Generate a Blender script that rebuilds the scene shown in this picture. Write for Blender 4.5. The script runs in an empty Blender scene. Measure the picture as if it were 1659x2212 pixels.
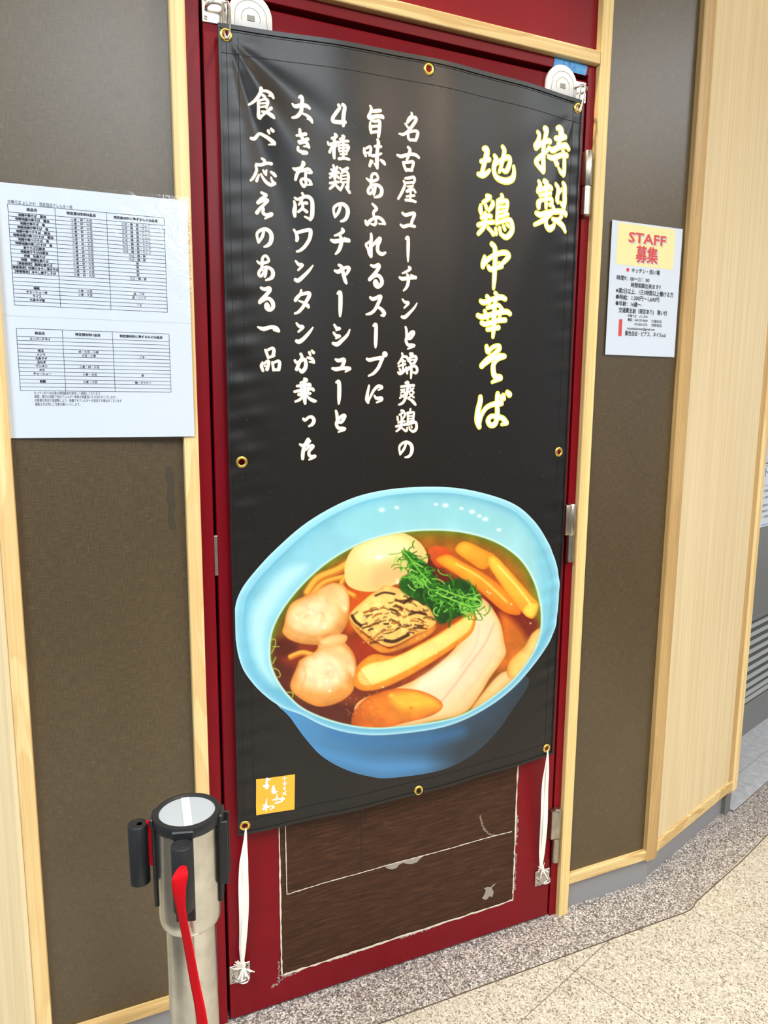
# Ramen shop side door with a hanging vinyl menu banner, notices and a belt post, on a station concourse.
# Units are metres.  X runs along the shop wall, Y goes into it, Z is up; the door face lies at Y = 0.
import bpy, bmesh, math, random
import numpy as np
from mathutils import Vector, Matrix

scene = bpy.context.scene
COL = scene.collection
random.seed(7)
RNG = np.random.default_rng(11)

# ------------------------------------------------------------------ camera, world, lights, exposure
def make_camera():
    cd = bpy.data.cameras.new('camera')
    cd.sensor_fit = 'VERTICAL'; cd.sensor_height = 36.0
    cd.lens = 36.0 * 1561.65 / 2212.0
    cd.clip_start = 0.05; cd.clip_end = 60
    ob = bpy.data.objects.new('camera', cd); COL.objects.link(ob)
    yaw, pitch, roll = 0.41276, -0.153174, 0.007574
    f = Vector((math.sin(yaw)*math.cos(pitch), math.cos(yaw)*math.cos(pitch), math.sin(pitch)))
    r = Vector((math.cos(yaw), -math.sin(yaw), 0)); u = r.cross(f)
    r2 = math.cos(roll)*r + math.sin(roll)*u
    u2 = -math.sin(roll)*r + math.cos(roll)*u
    m = Matrix((r2, u2, -f)).transposed().to_4x4()
    m.translation = Vector((0, -1.35, 1.292))
    ob.matrix_world = m
    scene.camera = ob
make_camera()

world = bpy.data.worlds.new('hall_ambience'); scene.world = world
world.use_nodes = True
bg = world.node_tree.nodes['Background']
bg.inputs[0].default_value = (0.84, 0.92, 1.0, 1); bg.inputs[1].default_value = 0.66

def area_light(name, loc, target, sx, sy, power, col):
    ld = bpy.data.lights.new(name, 'AREA'); ld.shape = 'RECTANGLE'; ld.size = sx; ld.size_y = sy
    ld.energy = power; ld.color = col
    ob = bpy.data.objects.new(name, ld); COL.objects.link(ob)
    ob.location = loc
    ob.rotation_euler = (Vector(target)-Vector(loc)).to_track_quat('-Z', 'Y').to_euler()
    return ob
def spot_light(name, loc, target, power, col, deg, blend, rad=0.04):
    ld = bpy.data.lights.new(name, 'SPOT'); ld.energy = power; ld.color = col
    ld.spot_size = math.radians(deg); ld.spot_blend = blend; ld.shadow_soft_size = rad
    ob = bpy.data.objects.new(name, ld); COL.objects.link(ob)
    ob.location = loc
    ob.rotation_euler = (Vector(target)-Vector(loc)).to_track_quat('-Z', 'Y').to_euler()
    return ob
CEIL = 2.78
WARM, COOL = (1.0, .86, .70), (.84, .93, 1.0)
PANEL_LAMPS = [(0.3, -2.3, 0.30, 1.2, 55, COOL), (1.70, -2.35, 0.45, 0.9, 52, (1.0, .76, .54)), (2.75, -1.55, 1.2, 0.9, 28, COOL), (-1.2, -1.6, 0.30, 1.2, 78, COOL),
               (0.9, -4.4, 0.30, 1.2, 60, COOL), (3.2, -4.6, 0.30, 1.2, 60, WARM)]
for k, (lx, ly, sx, sy, pw, col) in enumerate(PANEL_LAMPS):
    area_light('ceiling_panel_light', (lx, ly, CEIL-.03), (lx, ly, 0), sx, sy, pw, col)
DOWNLIGHTS = [(0.52, -0.15, 60), (1.52, -0.10, 7), (1.86, 0.02, 7), (0.60, -0.95, 44)]
for k, (lx, ly, pw) in enumerate(DOWNLIGHTS):
    spot_light('downlight_beam', (lx, ly, CEIL-.02), (lx, ly, 0), pw, (1.0, 0.80, 0.54), (84, 100, 100, 80)[k], (.35, .25, .25, .8)[k], .03)

scene.view_settings.view_transform = 'Standard'
scene.view_settings.look = 'None'
scene.view_settings.gamma = 1.0
scene.view_settings.use_curve_mapping = False
scene.view_settings.exposure = -0.14
scene.render.film_transparent = False

# ------------------------------------------------------------------ helpers: colour, nodes, meshes
def S(r, g, b, a=1.0):
    return tuple(((c/255.0)/12.92 if c/255.0 <= .04045 else ((c/255.0+.055)/1.055)**2.4) for c in (r, g, b)) + (a,)

class Mat:
    def __init__(s, name, base=(.5, .5, .5, 1), rough=.5, metal=0., spec=.5, coat=0., coat_rough=.1):
        s.m = bpy.data.materials.new(name); s.m.use_nodes = True
        s.nt = s.m.node_tree; s.b = s.nt.nodes['Principled BSDF']
        s.set('Base Color', base); s.set('Roughness', rough); s.set('Metallic', metal)
        s.set('Specular IOR Level', spec)
        if coat: s.set('Coat Weight', coat); s.set('Coat Roughness', coat_rough)
    def set(s, k, v): s.b.inputs[k].default_value = v
    def n(s, typ, **kw):
        nd = s.nt.nodes.new(typ)
        for k, v in kw.items():
            if k in nd.inputs: nd.inputs[k].default_value = v
            else: setattr(nd, k, v)
        return nd
    def l(s, a, b): s.nt.links.new(a, b)
    def coords(s, scale, rot=(0, 0, 0)):
        t = s.n('ShaderNodeTexCoord'); mp = s.n('ShaderNodeMapping')
        mp.inputs['Scale'].default_value = scale; mp.inputs['Rotation'].default_value = rot
        s.l(t.outputs['Object'], mp.inputs['Vector']); return mp.outputs['Vector']
    def noise(s, vec, scale=1, detail=3, rough=.5, dist=0):
        nd = s.n('ShaderNodeTexNoise'); nd.inputs['Scale'].default_value = scale
        nd.inputs['Detail'].default_value = detail; nd.inputs['Roughness'].default_value = rough
        nd.inputs['Distortion'].default_value = dist; s.l(vec, nd.inputs['Vector']); return nd.outputs['Fac']
    def ramp(s, fac, stops, interp='LINEAR'):
        r = s.n('ShaderNodeValToRGB'); cr = r.color_ramp; cr.interpolation = interp
        while len(cr.elements) < len(stops): cr.elements.new(.5)
        for e, (p, c) in zip(cr.elements, stops): e.position = p; e.color = c if len(c) == 4 else tuple(c)+(1,)
        s.l(fac, r.inputs['Fac']); return r.outputs['Color']
    def mix(s, fac, a, b, mode='MIX'):
        m = s.n('ShaderNodeMix', data_type='RGBA', blend_type=mode)
        for src, k in ((fac, 0), (a, 6), (b, 7)):
            if hasattr(src, 'is_output') or hasattr(src, 'links'): s.l(src, m.inputs[k])
            else: m.inputs[k].default_value = src
        return m.outputs[2]
    def math(s, op, a, b=0.0):
        m = s.n('ShaderNodeMath', operation=op)
        for src, k in ((a, 0), (b, 1)):
            if hasattr(src, 'links'): s.l(src, m.inputs[k])
            else: m.inputs[k].default_value = src
        return m.outputs[0]
    def color(s, out): s.l(out, s.b.inputs['Base Color'])
    def rough(s, out): s.l(out, s.b.inputs['Roughness'])
    def bump(s, out, strength=.2, dist=.001):
        b = s.n('ShaderNodeBump'); b.inputs['Strength'].default_value = strength; b.inputs['Distance'].default_value = dist
        s.l(out, b.inputs['Height']); s.l(b.outputs['Normal'], s.b.inputs['Normal'])

class MB:
    """collects faces, then links them as one mesh object"""
    def __init__(s): s.v = []; s.f = []
    def add(s, vs, fs):
        o = len(s.v); s.v += [tuple(p) for p in vs]; s.f += [tuple(i+o for i in f) for f in fs]; return s
    def box(s, x0, x1, y0, y1, z0, z1, M=None):
        vs = [(x, y, z) for z in (z0, z1) for y in (y0, y1) for x in (x0, x1)]
        if M is not None: vs = [tuple(M @ Vector(p)) for p in vs]
        return s.add(vs, [(0, 2, 3, 1), (4, 5, 7, 6), (0, 1, 5, 4), (2, 6, 7, 3), (0, 4, 6, 2), (1, 3, 7, 5)])
    def bevel_box(s, x0, x1, y0, y1, z0, z1, b=.003, M=None, seg=2):
        bm = bmesh.new(); bmesh.ops.create_cube(bm, size=1)
        for v in bm.verts: v.co = Vector(((x0+x1)/2+v.co.x*(x1-x0), (y0+y1)/2+v.co.y*(y1-y0), (z0+z1)/2+v.co.z*(z1-z0)))
        bmesh.ops.bevel(bm, geom=bm.edges[:], offset=b, segments=seg, affect='EDGES', profile=.5)
        return s.bm(bm, M)
    def bm(s, bm, M=None):
        bm.verts.index_update()
        vs = [tuple(M @ v.co) if M is not None else tuple(v.co) for v in bm.verts]
        fs = [tuple(v.index for v in f.verts) for f in bm.faces]
        bm.free(); return s.add(vs, fs)
    def prism(s, prof, z0, z1, M=None):
        """closed plan profile (x, y) pulled up from z0 to z1"""
        n = len(prof)
        vs = [(x, y, z0) for x, y in prof]+[(x, y, z1) for x, y in prof]
        if M is not None: vs = [tuple(M @ Vector(p)) for p in vs]
        return s.add(vs, [tuple(range(n-1, -1, -1)), tuple(range(n, 2*n))]+[(i, (i+1) % n, n+(i+1) % n, n+i) for i in range(n)])
    def lathe(s, prof, seg=32, M=None, caps=True):
        """profile of (r, z) spun about Z"""
        vs = []; n = len(prof)
        for k in range(seg):
            a = 2*math.pi*k/seg
            vs += [(r*math.cos(a), r*math.sin(a), z) for r, z in prof]
        if M is not None: vs = [tuple(M @ Vector(p)) for p in vs]
        fs = [(k*n+i, ((k+1) % seg)*n+i, ((k+1) % seg)*n+i+1, k*n+i+1) for k in range(seg) for i in range(n-1)]
        if caps:
            if prof[0][0] > 1e-6: fs.append(tuple(k*n for k in range(seg-1, -1, -1)))
            if prof[-1][0] > 1e-6: fs.append(tuple(k*n+n-1 for k in range(seg)))
        return s.add(vs, fs)
    def tube(s, pts, r, seg=10, closed=False, smooth=0):
        P = [Vector(p) for p in pts]
        if smooth: P = spline(P, smooth, closed)
        n = len(P); T = []
        for i in range(n):
            a = P[(i-1) % n] if (closed or i > 0) else P[i]
            b = P[(i+1) % n] if (closed or i < n-1) else P[i]
            T.append((b-a).normalized())
        up = Vector((0, 0, 1)) if abs(T[0].z) < .9 else Vector((1, 0, 0))
        nrm = T[0].cross(up).normalized(); rings = []; R = r if hasattr(r, '__len__') else [r]*n
        for i in range(n):
            nrm = (nrm - T[i]*nrm.dot(T[i])).normalized(); bn = T[i].cross(nrm)
            rings.append([P[i]+(nrm*math.cos(2*math.pi*k/seg)+bn*math.sin(2*math.pi*k/seg))*R[i] for k in range(seg)])
        vs = [p for rg in rings for p in rg]
        m = n if closed else n-1
        fs = [(i*seg+k, i*seg+(k+1) % seg, ((i+1) % n)*seg+(k+1) % seg, ((i+1) % n)*seg+k) for i in range(m) for k in range(seg)]
        if not closed: fs += [tuple(range(seg-1, -1, -1)), tuple((n-1)*seg+k for k in range(seg))]
        return s.add(vs, fs)
    def mesh(s, name, mat, smooth=False, angle=None):
        me = bpy.data.meshes.new(name); me.from_pydata(s.v, [], s.f)
        me.materials.append(mat.m if isinstance(mat, Mat) else mat)
        bm = bmesh.new(); bm.from_mesh(me); bmesh.ops.recalc_face_normals(bm, faces=bm.faces[:]); bm.to_mesh(me); bm.free()
        if smooth:
            me.polygons.foreach_set('use_smooth', [True]*len(me.polygons))
            if angle is not None: me.set_sharp_from_angle(angle=math.radians(angle))
        me.update(); return me
    def build(s, name, mat, parent=None, smooth=False, angle=40):
        return link(name, s.mesh(name, mat, smooth, angle), parent)

def spline(P, k, closed=False):
    P = [Vector(p) for p in P]; n = len(P); out = []
    for i in range(n if closed else n-1):
        p0 = P[(i-1) % n] if (closed or i > 0) else P[i]; p1 = P[i]; p2 = P[(i+1) % n]
        p3 = P[(i+2) % n] if (closed or i < n-2) else P[i+1]
        for j in range(k):
            t = j/k
            out.append(.5*((2*p1)+(p2-p0)*t+(2*p0-5*p1+4*p2-p3)*t*t+(3*p1-p0-3*p2+p3)*t**3))
    if not closed: out.append(P[-1])
    return out

def link(name, data, parent=None):
    o = bpy.data.objects.new(name, data); COL.objects.link(o)
    if parent is not None:
        o.parent = parent; o.matrix_parent_inverse = parent_world(parent).inverted()
    return o
def parent_world(p):
    m = p.matrix_basis.copy()
    if p.parent is not None: m = parent_world(p.parent) @ p.matrix_parent_inverse @ m
    return m
def tag(o, label=None, cat=None, group=None, kind=None):
    if label: o['label'] = label
    if cat: o['category'] = cat
    if group: o['group'] = group
    if kind: o['kind'] = kind
    return o
def thing(name, label, cat, loc=(0, 0, 0), group=None):
    o = bpy.data.objects.new(name, None); COL.objects.link(o); o.location = loc
    o.empty_display_size = .05
    o.matrix_basis = Matrix.Translation(loc)
    return tag(o, label, cat, group)
def struct(o, label=None): return tag(o, label, None, None, 'structure')

def text_geo(body, bold=0.0, space=1.0):
    """a line of type as flat geometry of cap height about 0.72, x from 0; returns verts, faces, width"""
    c = bpy.data.curves.new('type', 'FONT'); c.body = body; c.resolution_u = 2; c.offset = bold; c.space_character = space
    o = bpy.data.objects.new('type', c); COL.objects.link(o)
    dg = bpy.context.evaluated_depsgraph_get(); dg.update()
    me = bpy.data.meshes.new_from_object(o.evaluated_get(dg))
    vs = np.empty(len(me.vertices)*3); me.vertices.foreach_get('co', vs); vs = vs.reshape(-1, 3)
    fs = [tuple(p.vertices) for p in me.polygons]
    bpy.data.objects.remove(o); bpy.data.curves.remove(c); bpy.data.meshes.remove(me)
    return vs, fs
def print_line(name, body, x0, x1, zc, h, place, mat, parent, bold=0.0, fit=True):
    """type set on a sheet between x0 and x1 (middle height zc, letter height h); place(x, z) gives the 3-D point"""
    vs, fs = text_geo(body)
    if not len(fs): return None
    a, b = vs[:, 0].min(), vs[:, 0].max(); sz = h/.80
    sx = (x1-x0)/(b-a) if fit else sz
    if not fit: x0 = (x0+x1)/2-(b-a)*sz/2
    mb = MB()
    for k, (dx, dz) in enumerate([(0, 0)] if not bold else [(bold*math.cos(k*math.pi/3), bold*math.sin(k*math.pi/3)) for k in range(6)]):   # heavier weights: overprinted
        pts = [place(x0+(p[0]-a)*sx+dx, zc+(p[1]-.38)*sz+dz) for p in vs]
        mb.add([(p[0], p[1]-1.5e-5*k, p[2]) for p in pts], fs)
    return mb.build(name, mat, parent)

# ------------------------------------------------------------------ materials
def wood(name, light, dark, long_axis='Z', lines=60., blot=.5, rough=.45, seed=0.):
    """straight fine grain (lines per metre) broken by long tongues of darker heartwood (blot)"""
    m = Mat(name, light, rough, spec=.35)
    k = lambda across, along: (across, across, along) if long_axis == 'Z' else (along, across, across)
    n1 = m.noise(m.coords(k(lines*4, 1.6)), 1, 3, .55, .25)
    n2 = m.noise(m.coords(k(22, 2.6)), 1, 2, .45, .9+seed)
    n3 = m.noise(m.coords(k(900, 14)), 1, 2, .6)
    mid = tuple(.5*(p+q) for p, q in zip(light, dark))
    c = m.ramp(n1, [(.36, light), (.52, tuple(.75*p+.25*q for p, q in zip(light, dark))), (.68, mid)])
    t = m.ramp(n2, [(.50, (0, 0, 0, 1)), (.535, (blot, blot, blot, 1)), (.70, (blot*.55,)*3+(1,))])
    c = m.mix(t, c, dark)
    c = m.mix(.16, c, m.ramp(n3, [(.3, dark), (.65, light)]))
    m.color(c); m.bump(n3, .05, .0005)
    return m
PINE = wood('pine_upright', S(240, 216, 160), S(204, 162, 98), 'Z', 40, .5)
PINE_L = wood('pine_straight_grain', S(240, 215, 150), S(180, 134, 66), 'Z', 75, .0)
PINE_X = wood('pine_rail', S(230, 204, 146), S(176, 136, 78), 'X', 60, .6)
OAK = wood('honey_wood', S(200, 168, 114), S(148, 112, 64), 'Z', 70, .2)
MAPLE = wood('pale_veneer', S(226, 208, 168), S(196, 170, 122), 'Z', 24, .0)

def fabric(name):
    m = Mat(name, S(80, 64, 44), .40, spec=.7)
    a = m.noise(m.coords((1000, 1000, 50)), 1, 3, .65); b = m.noise(m.coords((50, 50, 1000)), 1, 3, .65)
    blot = m.noise(m.coords((5, 5, 3)), 1, 3, .5)
    t = m.math('ADD', m.math('MULTIPLY', a, .5), m.math('MULTIPLY', b, .5))
    c = m.ramp(t, [(.32, S(50, 40, 24)), (.5, S(74, 61, 39)), (.68, S(110, 93, 64))])
    c = m.mix(.25, c, m.ramp(blot, [(.3, S(64, 52, 33)), (.7, S(84, 69, 45))]))
    m.color(c); m.bump(t, .2, .0005); return m
BROWN = fabric('brown_woven_panel')

def paint(name, col, rough=.40):
    m = Mat(name, col, rough, spec=.2)
    n = m.noise(m.coords((1, 1, 1)), 9, 4, .6)
    c2 = tuple(v*.86 for v in col[:3])+(1,)
    m.color(m.ramp(n, [(.3, c2), (.7, col)])); m.bump(m.noise(m.coords((1, 1, 1)), 700, 2), .04, .0004); return m
RED = paint('crimson_door_paint', S(126, 5, 22))
DARKRED = Mat('dark_rebate', S(40, 6, 10), .6)
BLACKGAP = Mat('black_gap_shade', S(8, 8, 8), .8)  # shade of gaps, screw slots and holes, put in as near-black colour

def steel(name, col, rough, streak='Z'):
    m = Mat(name, col, rough, 1.0)
    n = m.noise(m.coords((200, 200, 3) if streak == 'Z' else (3, 200, 200)), 1, 3, .6)
    m.rough(m.math('ADD', m.math('MULTIPLY', n, .18), rough-.09))
    sm = m.noise(m.coords((30, 30, 30)), 1, 4, .6)
    m.color(m.ramp(sm, [(.25, tuple(c*.72 for c in col[:3])+(1,)), (.6, col)])); return m
STEEL = steel('brushed_stainless', S(206, 204, 196), .24)
STEEL_TOE = Mat('dull_skirting_steel', S(150, 152, 156), .5, .25)
CHROME = Mat('worn_nickel', S(205, 202, 195), .28, 1.0)
HINGE = steel('satin_hinge_steel', S(186, 180, 166), .34)
BRASS = Mat('yellow_brass', S(226, 190, 92), .28, .85)
BLACKPL = Mat('black_plastic', S(26, 28, 30), .42)
WHITEPL = Mat('white_plastic', S(236, 236, 232), .35)
GREYLINE = Mat('grey_moulding_line', S(128, 128, 126), .5)

def granite(name):
    m = Mat(name, S(190, 180, 172), .5)
    v = m.coords((1, 1, 1))
    vo = m.n('ShaderNodeTexVoronoi', feature='F1'); vo.inputs['Scale'].default_value = 330; m.l(v, vo.inputs['Vector'])
    sep = m.n('ShaderNodeSeparateColor'); m.l(vo.outputs['Color'], sep.inputs['Color'])
    c = m.ramp(sep.outputs['Red'], [(.0, S(46, 44, 44)), (.20, S(104, 100, 98)), (.40, S(160, 152, 146)), (.58, S(206, 200, 194)), (.80, S(178, 160, 148)), (.90, S(240, 238, 234))], 'CONSTANT')
    big = m.noise(v, 40, 3, .6)
    m.color(m.mix(.25, c, m.ramp(big, [(.3, S(128, 122, 118)), (.7, S(196, 186, 178))]))); return m
GRANITE = granite('speckled_granite')
def terrazzo(name):
    m = Mat(name, S(228, 210, 174), .42)
    v = m.coords((1, 1, 1))
    wob = m.n('ShaderNodeVectorMath', operation='ADD')
    nz = m.n('ShaderNodeTexNoise'); nz.inputs['Scale'].default_value = 120; m.l(v, nz.inputs['Vector'])
    sc = m.n('ShaderNodeVectorMath', operation='SCALE'); sc.inputs['Scale'].default_value = .006; m.l(nz.outputs['Color'], sc.inputs[0])
    m.l(v, wob.inputs[0]); m.l(sc.outputs[0], wob.inputs[1])
    vo = m.n('ShaderNodeTexVoronoi', feature='F1'); vo.inputs['Scale'].default_value = 105; m.l(wob.outputs[0], vo.inputs['Vector'])
    sep = m.n('ShaderNodeSeparateColor'); m.l(vo.outputs['Color'], sep.inputs['Color'])
    chip = m.ramp(sep.outputs['Red'], [(.0, S(200, 193, 178)), (.36, S(210, 204, 190)), (.60, S(176, 165, 148)), (.74, S(224, 220, 208)), (.86, S(150, 138, 122)), (.93, S(178, 162, 146))], 'CONSTANT')
    edge = m.ramp(vo.outputs['Distance'], [(.30, (1, 1, 1, 1)), (.42, (0, 0, 0, 1))])
    v2 = m.n('ShaderNodeTexVoronoi', feature='F1'); v2.inputs['Scale'].default_value = 310; m.l(wob.outputs[0], v2.inputs['Vector'])
    s2 = m.n('ShaderNodeSeparateColor'); m.l(v2.outputs['Color'], s2.inputs['Color'])
    fine = m.ramp(s2.outputs['Green'], [(.0, S(132, 122, 106)), (.14, S(178, 168, 148)), (.34, S(198, 191, 176)), (.68, S(214, 209, 196))], 'CONSTANT')
    m.color(m.mix(m.math('MULTIPLY', edge, .7), fine, chip)); return m
TERRAZZO = terrazzo('cream_terrazzo')
def tilemat(name):
    m = Mat(name, S(186, 190, 196), .35)
    m.color(m.ramp(m.noise(m.coords((1, 1, 1)), 40, 5, .65), [(.3, S(170, 174, 182)), (.7, S(205, 208, 214))])); return m
GREYTILE = tilemat('pale_grey_tile')
GROUT = Mat('dark_grout', S(86, 80, 72), .9)
PLASTER = Mat('off_white_ceiling', S(225, 222, 215), .8)
GREYMETAL = Mat('grey_shutter_paint', S(128, 130, 130), .4, .2)
SLATMAT = Mat('louvre_slat_paint', S(168, 172, 170), .5)
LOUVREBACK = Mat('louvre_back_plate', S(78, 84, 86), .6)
LAMPEM = Mat('lamp_diffuser', S(255, 255, 255), .5); LAMPEM.set('Emission Color', (1, 1, 1, 1)); LAMPEM.set('Emission Strength', 4.0)

def banner_mat():
    m = Mat('black_satin_vinyl', S(19, 17, 16), .33, spec=.42)
    n = m.noise(m.coords((1, 1, 1)), 900, 2, .5)
    dust = m.ramp(m.noise(m.coords((1, 1, 1)), 430, 1, .5), [(.76, S(22, 20, 19)), (.80, S(110, 106, 102))])
    m.color(dust)
    m.rough(m.math('ADD', m.math('MULTIPLY', n, .14), .30)); m.bump(n, .10, .0003); return m
VINYL = banner_mat()
HEMV = Mat('hem_vinyl', S(16, 16, 17), .40)
THREAD = Mat('navy_thread', S(8, 8, 18), .8)
INKWHITE = Mat('printed_white', S(255, 255, 250), .36)
INKGOLD = Mat('printed_gold_edge', S(150, 122, 30), .36); INKYEL = Mat('printed_yellow_edge', S(255, 236, 70), .36)
LOGOYEL = Mat('printed_orange_square', S(240, 178, 54), .40)
PAPER = Mat('white_paper', S(215, 225, 238), .45); INK = Mat('black_toner', S(22, 26, 34), .6)
PAPERYEL = Mat('pale_yellow_print', S(248, 232, 168), .45); INKRED = Mat('red_print', S(214, 62, 62), .5); INKSHADOW = Mat('grey_print_shadow', S(200, 202, 206), .5)
INKBLUE = Mat('blue_print', S(40, 120, 190), .5)
def film():
    """clear laminating film: see-through with a crinkled gloss on top"""
    m = Mat('clear_laminate', (1, 1, 1, 1), .2); nt = m.nt
    tr = m.n('ShaderNodeBsdfTransparent'); gl = m.n('ShaderNodeBsdfGlossy'); gl.inputs['Roughness'].default_value = .14
    lw = m.n('ShaderNodeLayerWeight'); mx = m.n('ShaderNodeMixShader')
    bp = m.n('ShaderNodeBump'); bp.inputs['Strength'].default_value = .3; bp.inputs['Distance'].default_value = .004
    m.l(m.noise(m.coords((1, 1, 1)), 24, 4, .62, 1.5), bp.inputs['Height']); m.l(bp.outputs['Normal'], gl.inputs['Normal'])
    fac = m.math('ADD', m.math('MULTIPLY', m.math('POWER', lw.outputs['Facing'], 5.0), .9), .045)
    m.l(fac, mx.inputs[0]); m.l(tr.outputs[0], mx.inputs[1]); m.l(gl.outputs[0], mx.inputs[2])
    m.l(mx.outputs[0], nt.nodes['Material Output'].inputs['Surface']); return m
FILM = film()
CORD = Mat('white_plastic_cord', S(246, 242, 234), .5)
def beltmat():
    m = Mat('red_belt_webbing', S(190, 8, 22), .75, spec=.15); return m
BELT = beltmat()
def sheetwood():
    m = Mat('walnut_print_sheet', S(74, 48, 34), .45, spec=.2)
    v = m.coords((1.4, 1, 17), (0, math.radians(5), 0))
    n = m.noise(v, 11, 6, .62, .8); f = m.noise(m.coords((6, 1, 160)), 4, 3, .6)
    c = m.ramp(n, [(.28, S(34, 18, 11)), (.5, S(62, 37, 24)), (.72, S(92, 60, 40))])
    c = m.mix(.35, c, m.ramp(f, [(.35, S(30, 17, 10)), (.65, S(84, 54, 36))]))
    scuff = m.ramp(m.noise(m.coords((3, 1, 3)), 3.2, 8, .72), [(.62, (0, 0, 0, 1)), (.80, (.55, .55, .55, 1))])
    m.color(m.mix(scuff, c, S(120, 100, 86))); m.bump(n, .1, .001); return m
SHEET = sheetwood()
WORN = Mat('worn_white_backing', S(214, 204, 190), .7)
ADHES = Mat('grey_adhesive', S(150, 142, 134), .8)
TAPE = None
def tapemat():
    m = Mat('blue_tape', S(64, 150, 216), .5)
    m.color(m.ramp(m.noise(m.coords((1, 1, 1)), 90, 5, .7), [(.32, S(46, 74, 100)), (.42, S(56, 142, 210)), (.75, S(104, 178, 226))])); return m
TAPE = tapemat()

# ------------------------------------------------------------------ the setting: walls, trims, door, floor
PHI = math.radians(18.4)                                   # the shopfront turns back by this angle past the corner post
CU, SU = math.cos(PHI), math.sin(PHI)
def W2(u, d, z=0):                                          # point on the turned wall: u along it, d out of it towards the hall
    P0 = (1.385, -.012); u0 = P0[0]*CU+P0[1]*SU
    return (P0[0]+(u-u0)*CU+d*SU, P0[1]+(u-u0)*SU-d*CU, z)
M2 = Matrix(((CU, SU, 0, 0), (SU, -CU, 0, 0), (0, 0, 1, 0), (0, 0, 0, 1)))   # (u-u0, d, z) -> world, completed below
_p = W2(0, 0); M2.translation = Vector((_p[0], _p[1], 0))
TOP = CEIL

wl = struct(MB().box(-.10, .20, 0, .03, .10, TOP).build('wall_left', BROWN), 'brown woven wall panel left of the red door')
smudge = Mat('grey_smudge', S(62, 54, 40), .5)
for z0, z1, hw, off in ((1.055, 1.170, .0075, .0005), (1.075, 1.155, .0045, .0008)):
    pts = [(.1675+hw*s*(.75+.25*math.sin(k*2.1+s)), -off, z0+(z1-z0)*k/8) for s, rng in ((-1, range(9)), (1, range(8, -1, -1))) for k in rng]
    MB().add(pts, [tuple(range(18))]).build('smudge', smudge, wl)
wr = struct(MB().box(1.095, 1.37, 0, .03, .10, TOP).build('wall_right', BROWN), 'brown woven wall panel right of the red door')
# corner posts (plan profile), rounded where the front turns back
def arc(cx, cy, r, a0, a1, n=6): return [(cx+r*math.cos(math.radians(a0+(a1-a0)*i/n)), cy+r*math.sin(math.radians(a0+(a1-a0)*i/n))) for i in range(n+1)]
x2, y2, _ = W2(1.324, .002)
prof = [(1.358, .02), (1.358, -.013), (1.360, -.015)] + arc(1.380, .003, .018, -90, -71.6) + [(x2, y2), (x2-.01, .03)]
struct(MB().prism(prof, .080, TOP).build('trim_corner_right', OAK, None, True, 25), 'honey coloured corner post right of the brown panel')
CL, SL = math.cos(PHI), math.sin(PHI)
prof = [(-.1115, .02), (-.1115, -.0135), (-.113, -.015)] + arc(-.1165, .003, .018, -95, -108.4) + [(-.124-.055*CL, -.0135+.055*SL), (-.122-.05*CL, .04+.055*SL)]
struct(MB().prism(prof[::-1], .080, TOP).build('trim_corner_left', MAPLE, None, True, 25), 'pale rounded corner post at the far left')
struct(MB().bevel_box(-.1113, -.085, -.0152, .02, .080, TOP, .0025).build('trim_panel_left', PINE), 'pine trim between the far left post and the brown panel')
mb = MB(); a = (-.112-.055*CL, -.0105+.055*SL); b = (a[0]-.7*CL, a[1]+.7*SL)
mb.prism([a, b, (b[0]+.01, b[1]+.03), (a[0]+.01, a[1]+.03)], .08, TOP)
struct(mb.build('wall_angled_left', MAPLE), 'pale veneer wall at the far left edge')
# turned veneer panel with its rails
mb = MB().box(1.320, 1.785, -.03, -.002, .10, TOP, M2); struct(mb.build('wall_angled_right', MAPLE), 'pale veneer wall panel turning back at the right')
struct(MB().bevel_box(1.777, 1.800, -.03, .002, .085, TOP, .003, M2).build('trim_end_inner', OAK), 'honey wood edge strip at the end of the pale panel')
struct(MB().bevel_box(1.800, 1.835, -.30, .006, .085, TOP, .006, M2).build('trim_end_outer', PINE), 'pale end post at the far right')
struct(MB().bevel_box(1.322, 1.80, -.02, .004, .094, .127, .003, M2).build('trim_rail_angled', PINE_X), 'pine bottom rail under the pale veneer panel')
struct(MB().bevel_box(-.10, .20, -.012, .02, .083, .107, .003).build('trim_rail_left', PINE_X), 'pine bottom rail under the left brown panel')
struct(MB().bevel_box(1.095, 1.365, -.012, .02, .080, .107, .003).build('trim_rail_right', PINE_X), 'pine bottom rail under the right brown panel')
# skirting
struct(MB().box(-.12, .20, .006, .03, 0, .084).build('baseboard_left', STEEL_TOE), 'grey steel skirting left of the door')
struct(MB().box(1.095, 1.384, .007, .03, 0, .082).build('baseboard_right', STEEL_TOE), 'grey steel skirting right of the door')
mb = MB(); p = [W2(1.3255, -.026), W2(1.80, -.026), W2(1.80, -.05), W2(1.3255, -.05)]
mb.prism([q[:2] for q in p], 0, .096); struct(mb.build('baseboard_angled', STEEL_TOE), 'grey steel skirting under the turned pale panel')
mb = MB(); p = [W2(1.800, -.014), W2(1.835, -.012), W2(1.835, -.30), W2(1.800, -.30)]
mb.prism([q[:2] for q in p], 0, .088); struct(mb.build('baseboard_end', Mat('dark_grey_foot', S(110, 112, 112), .5)), 'grey metal foot of the end post')

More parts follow.
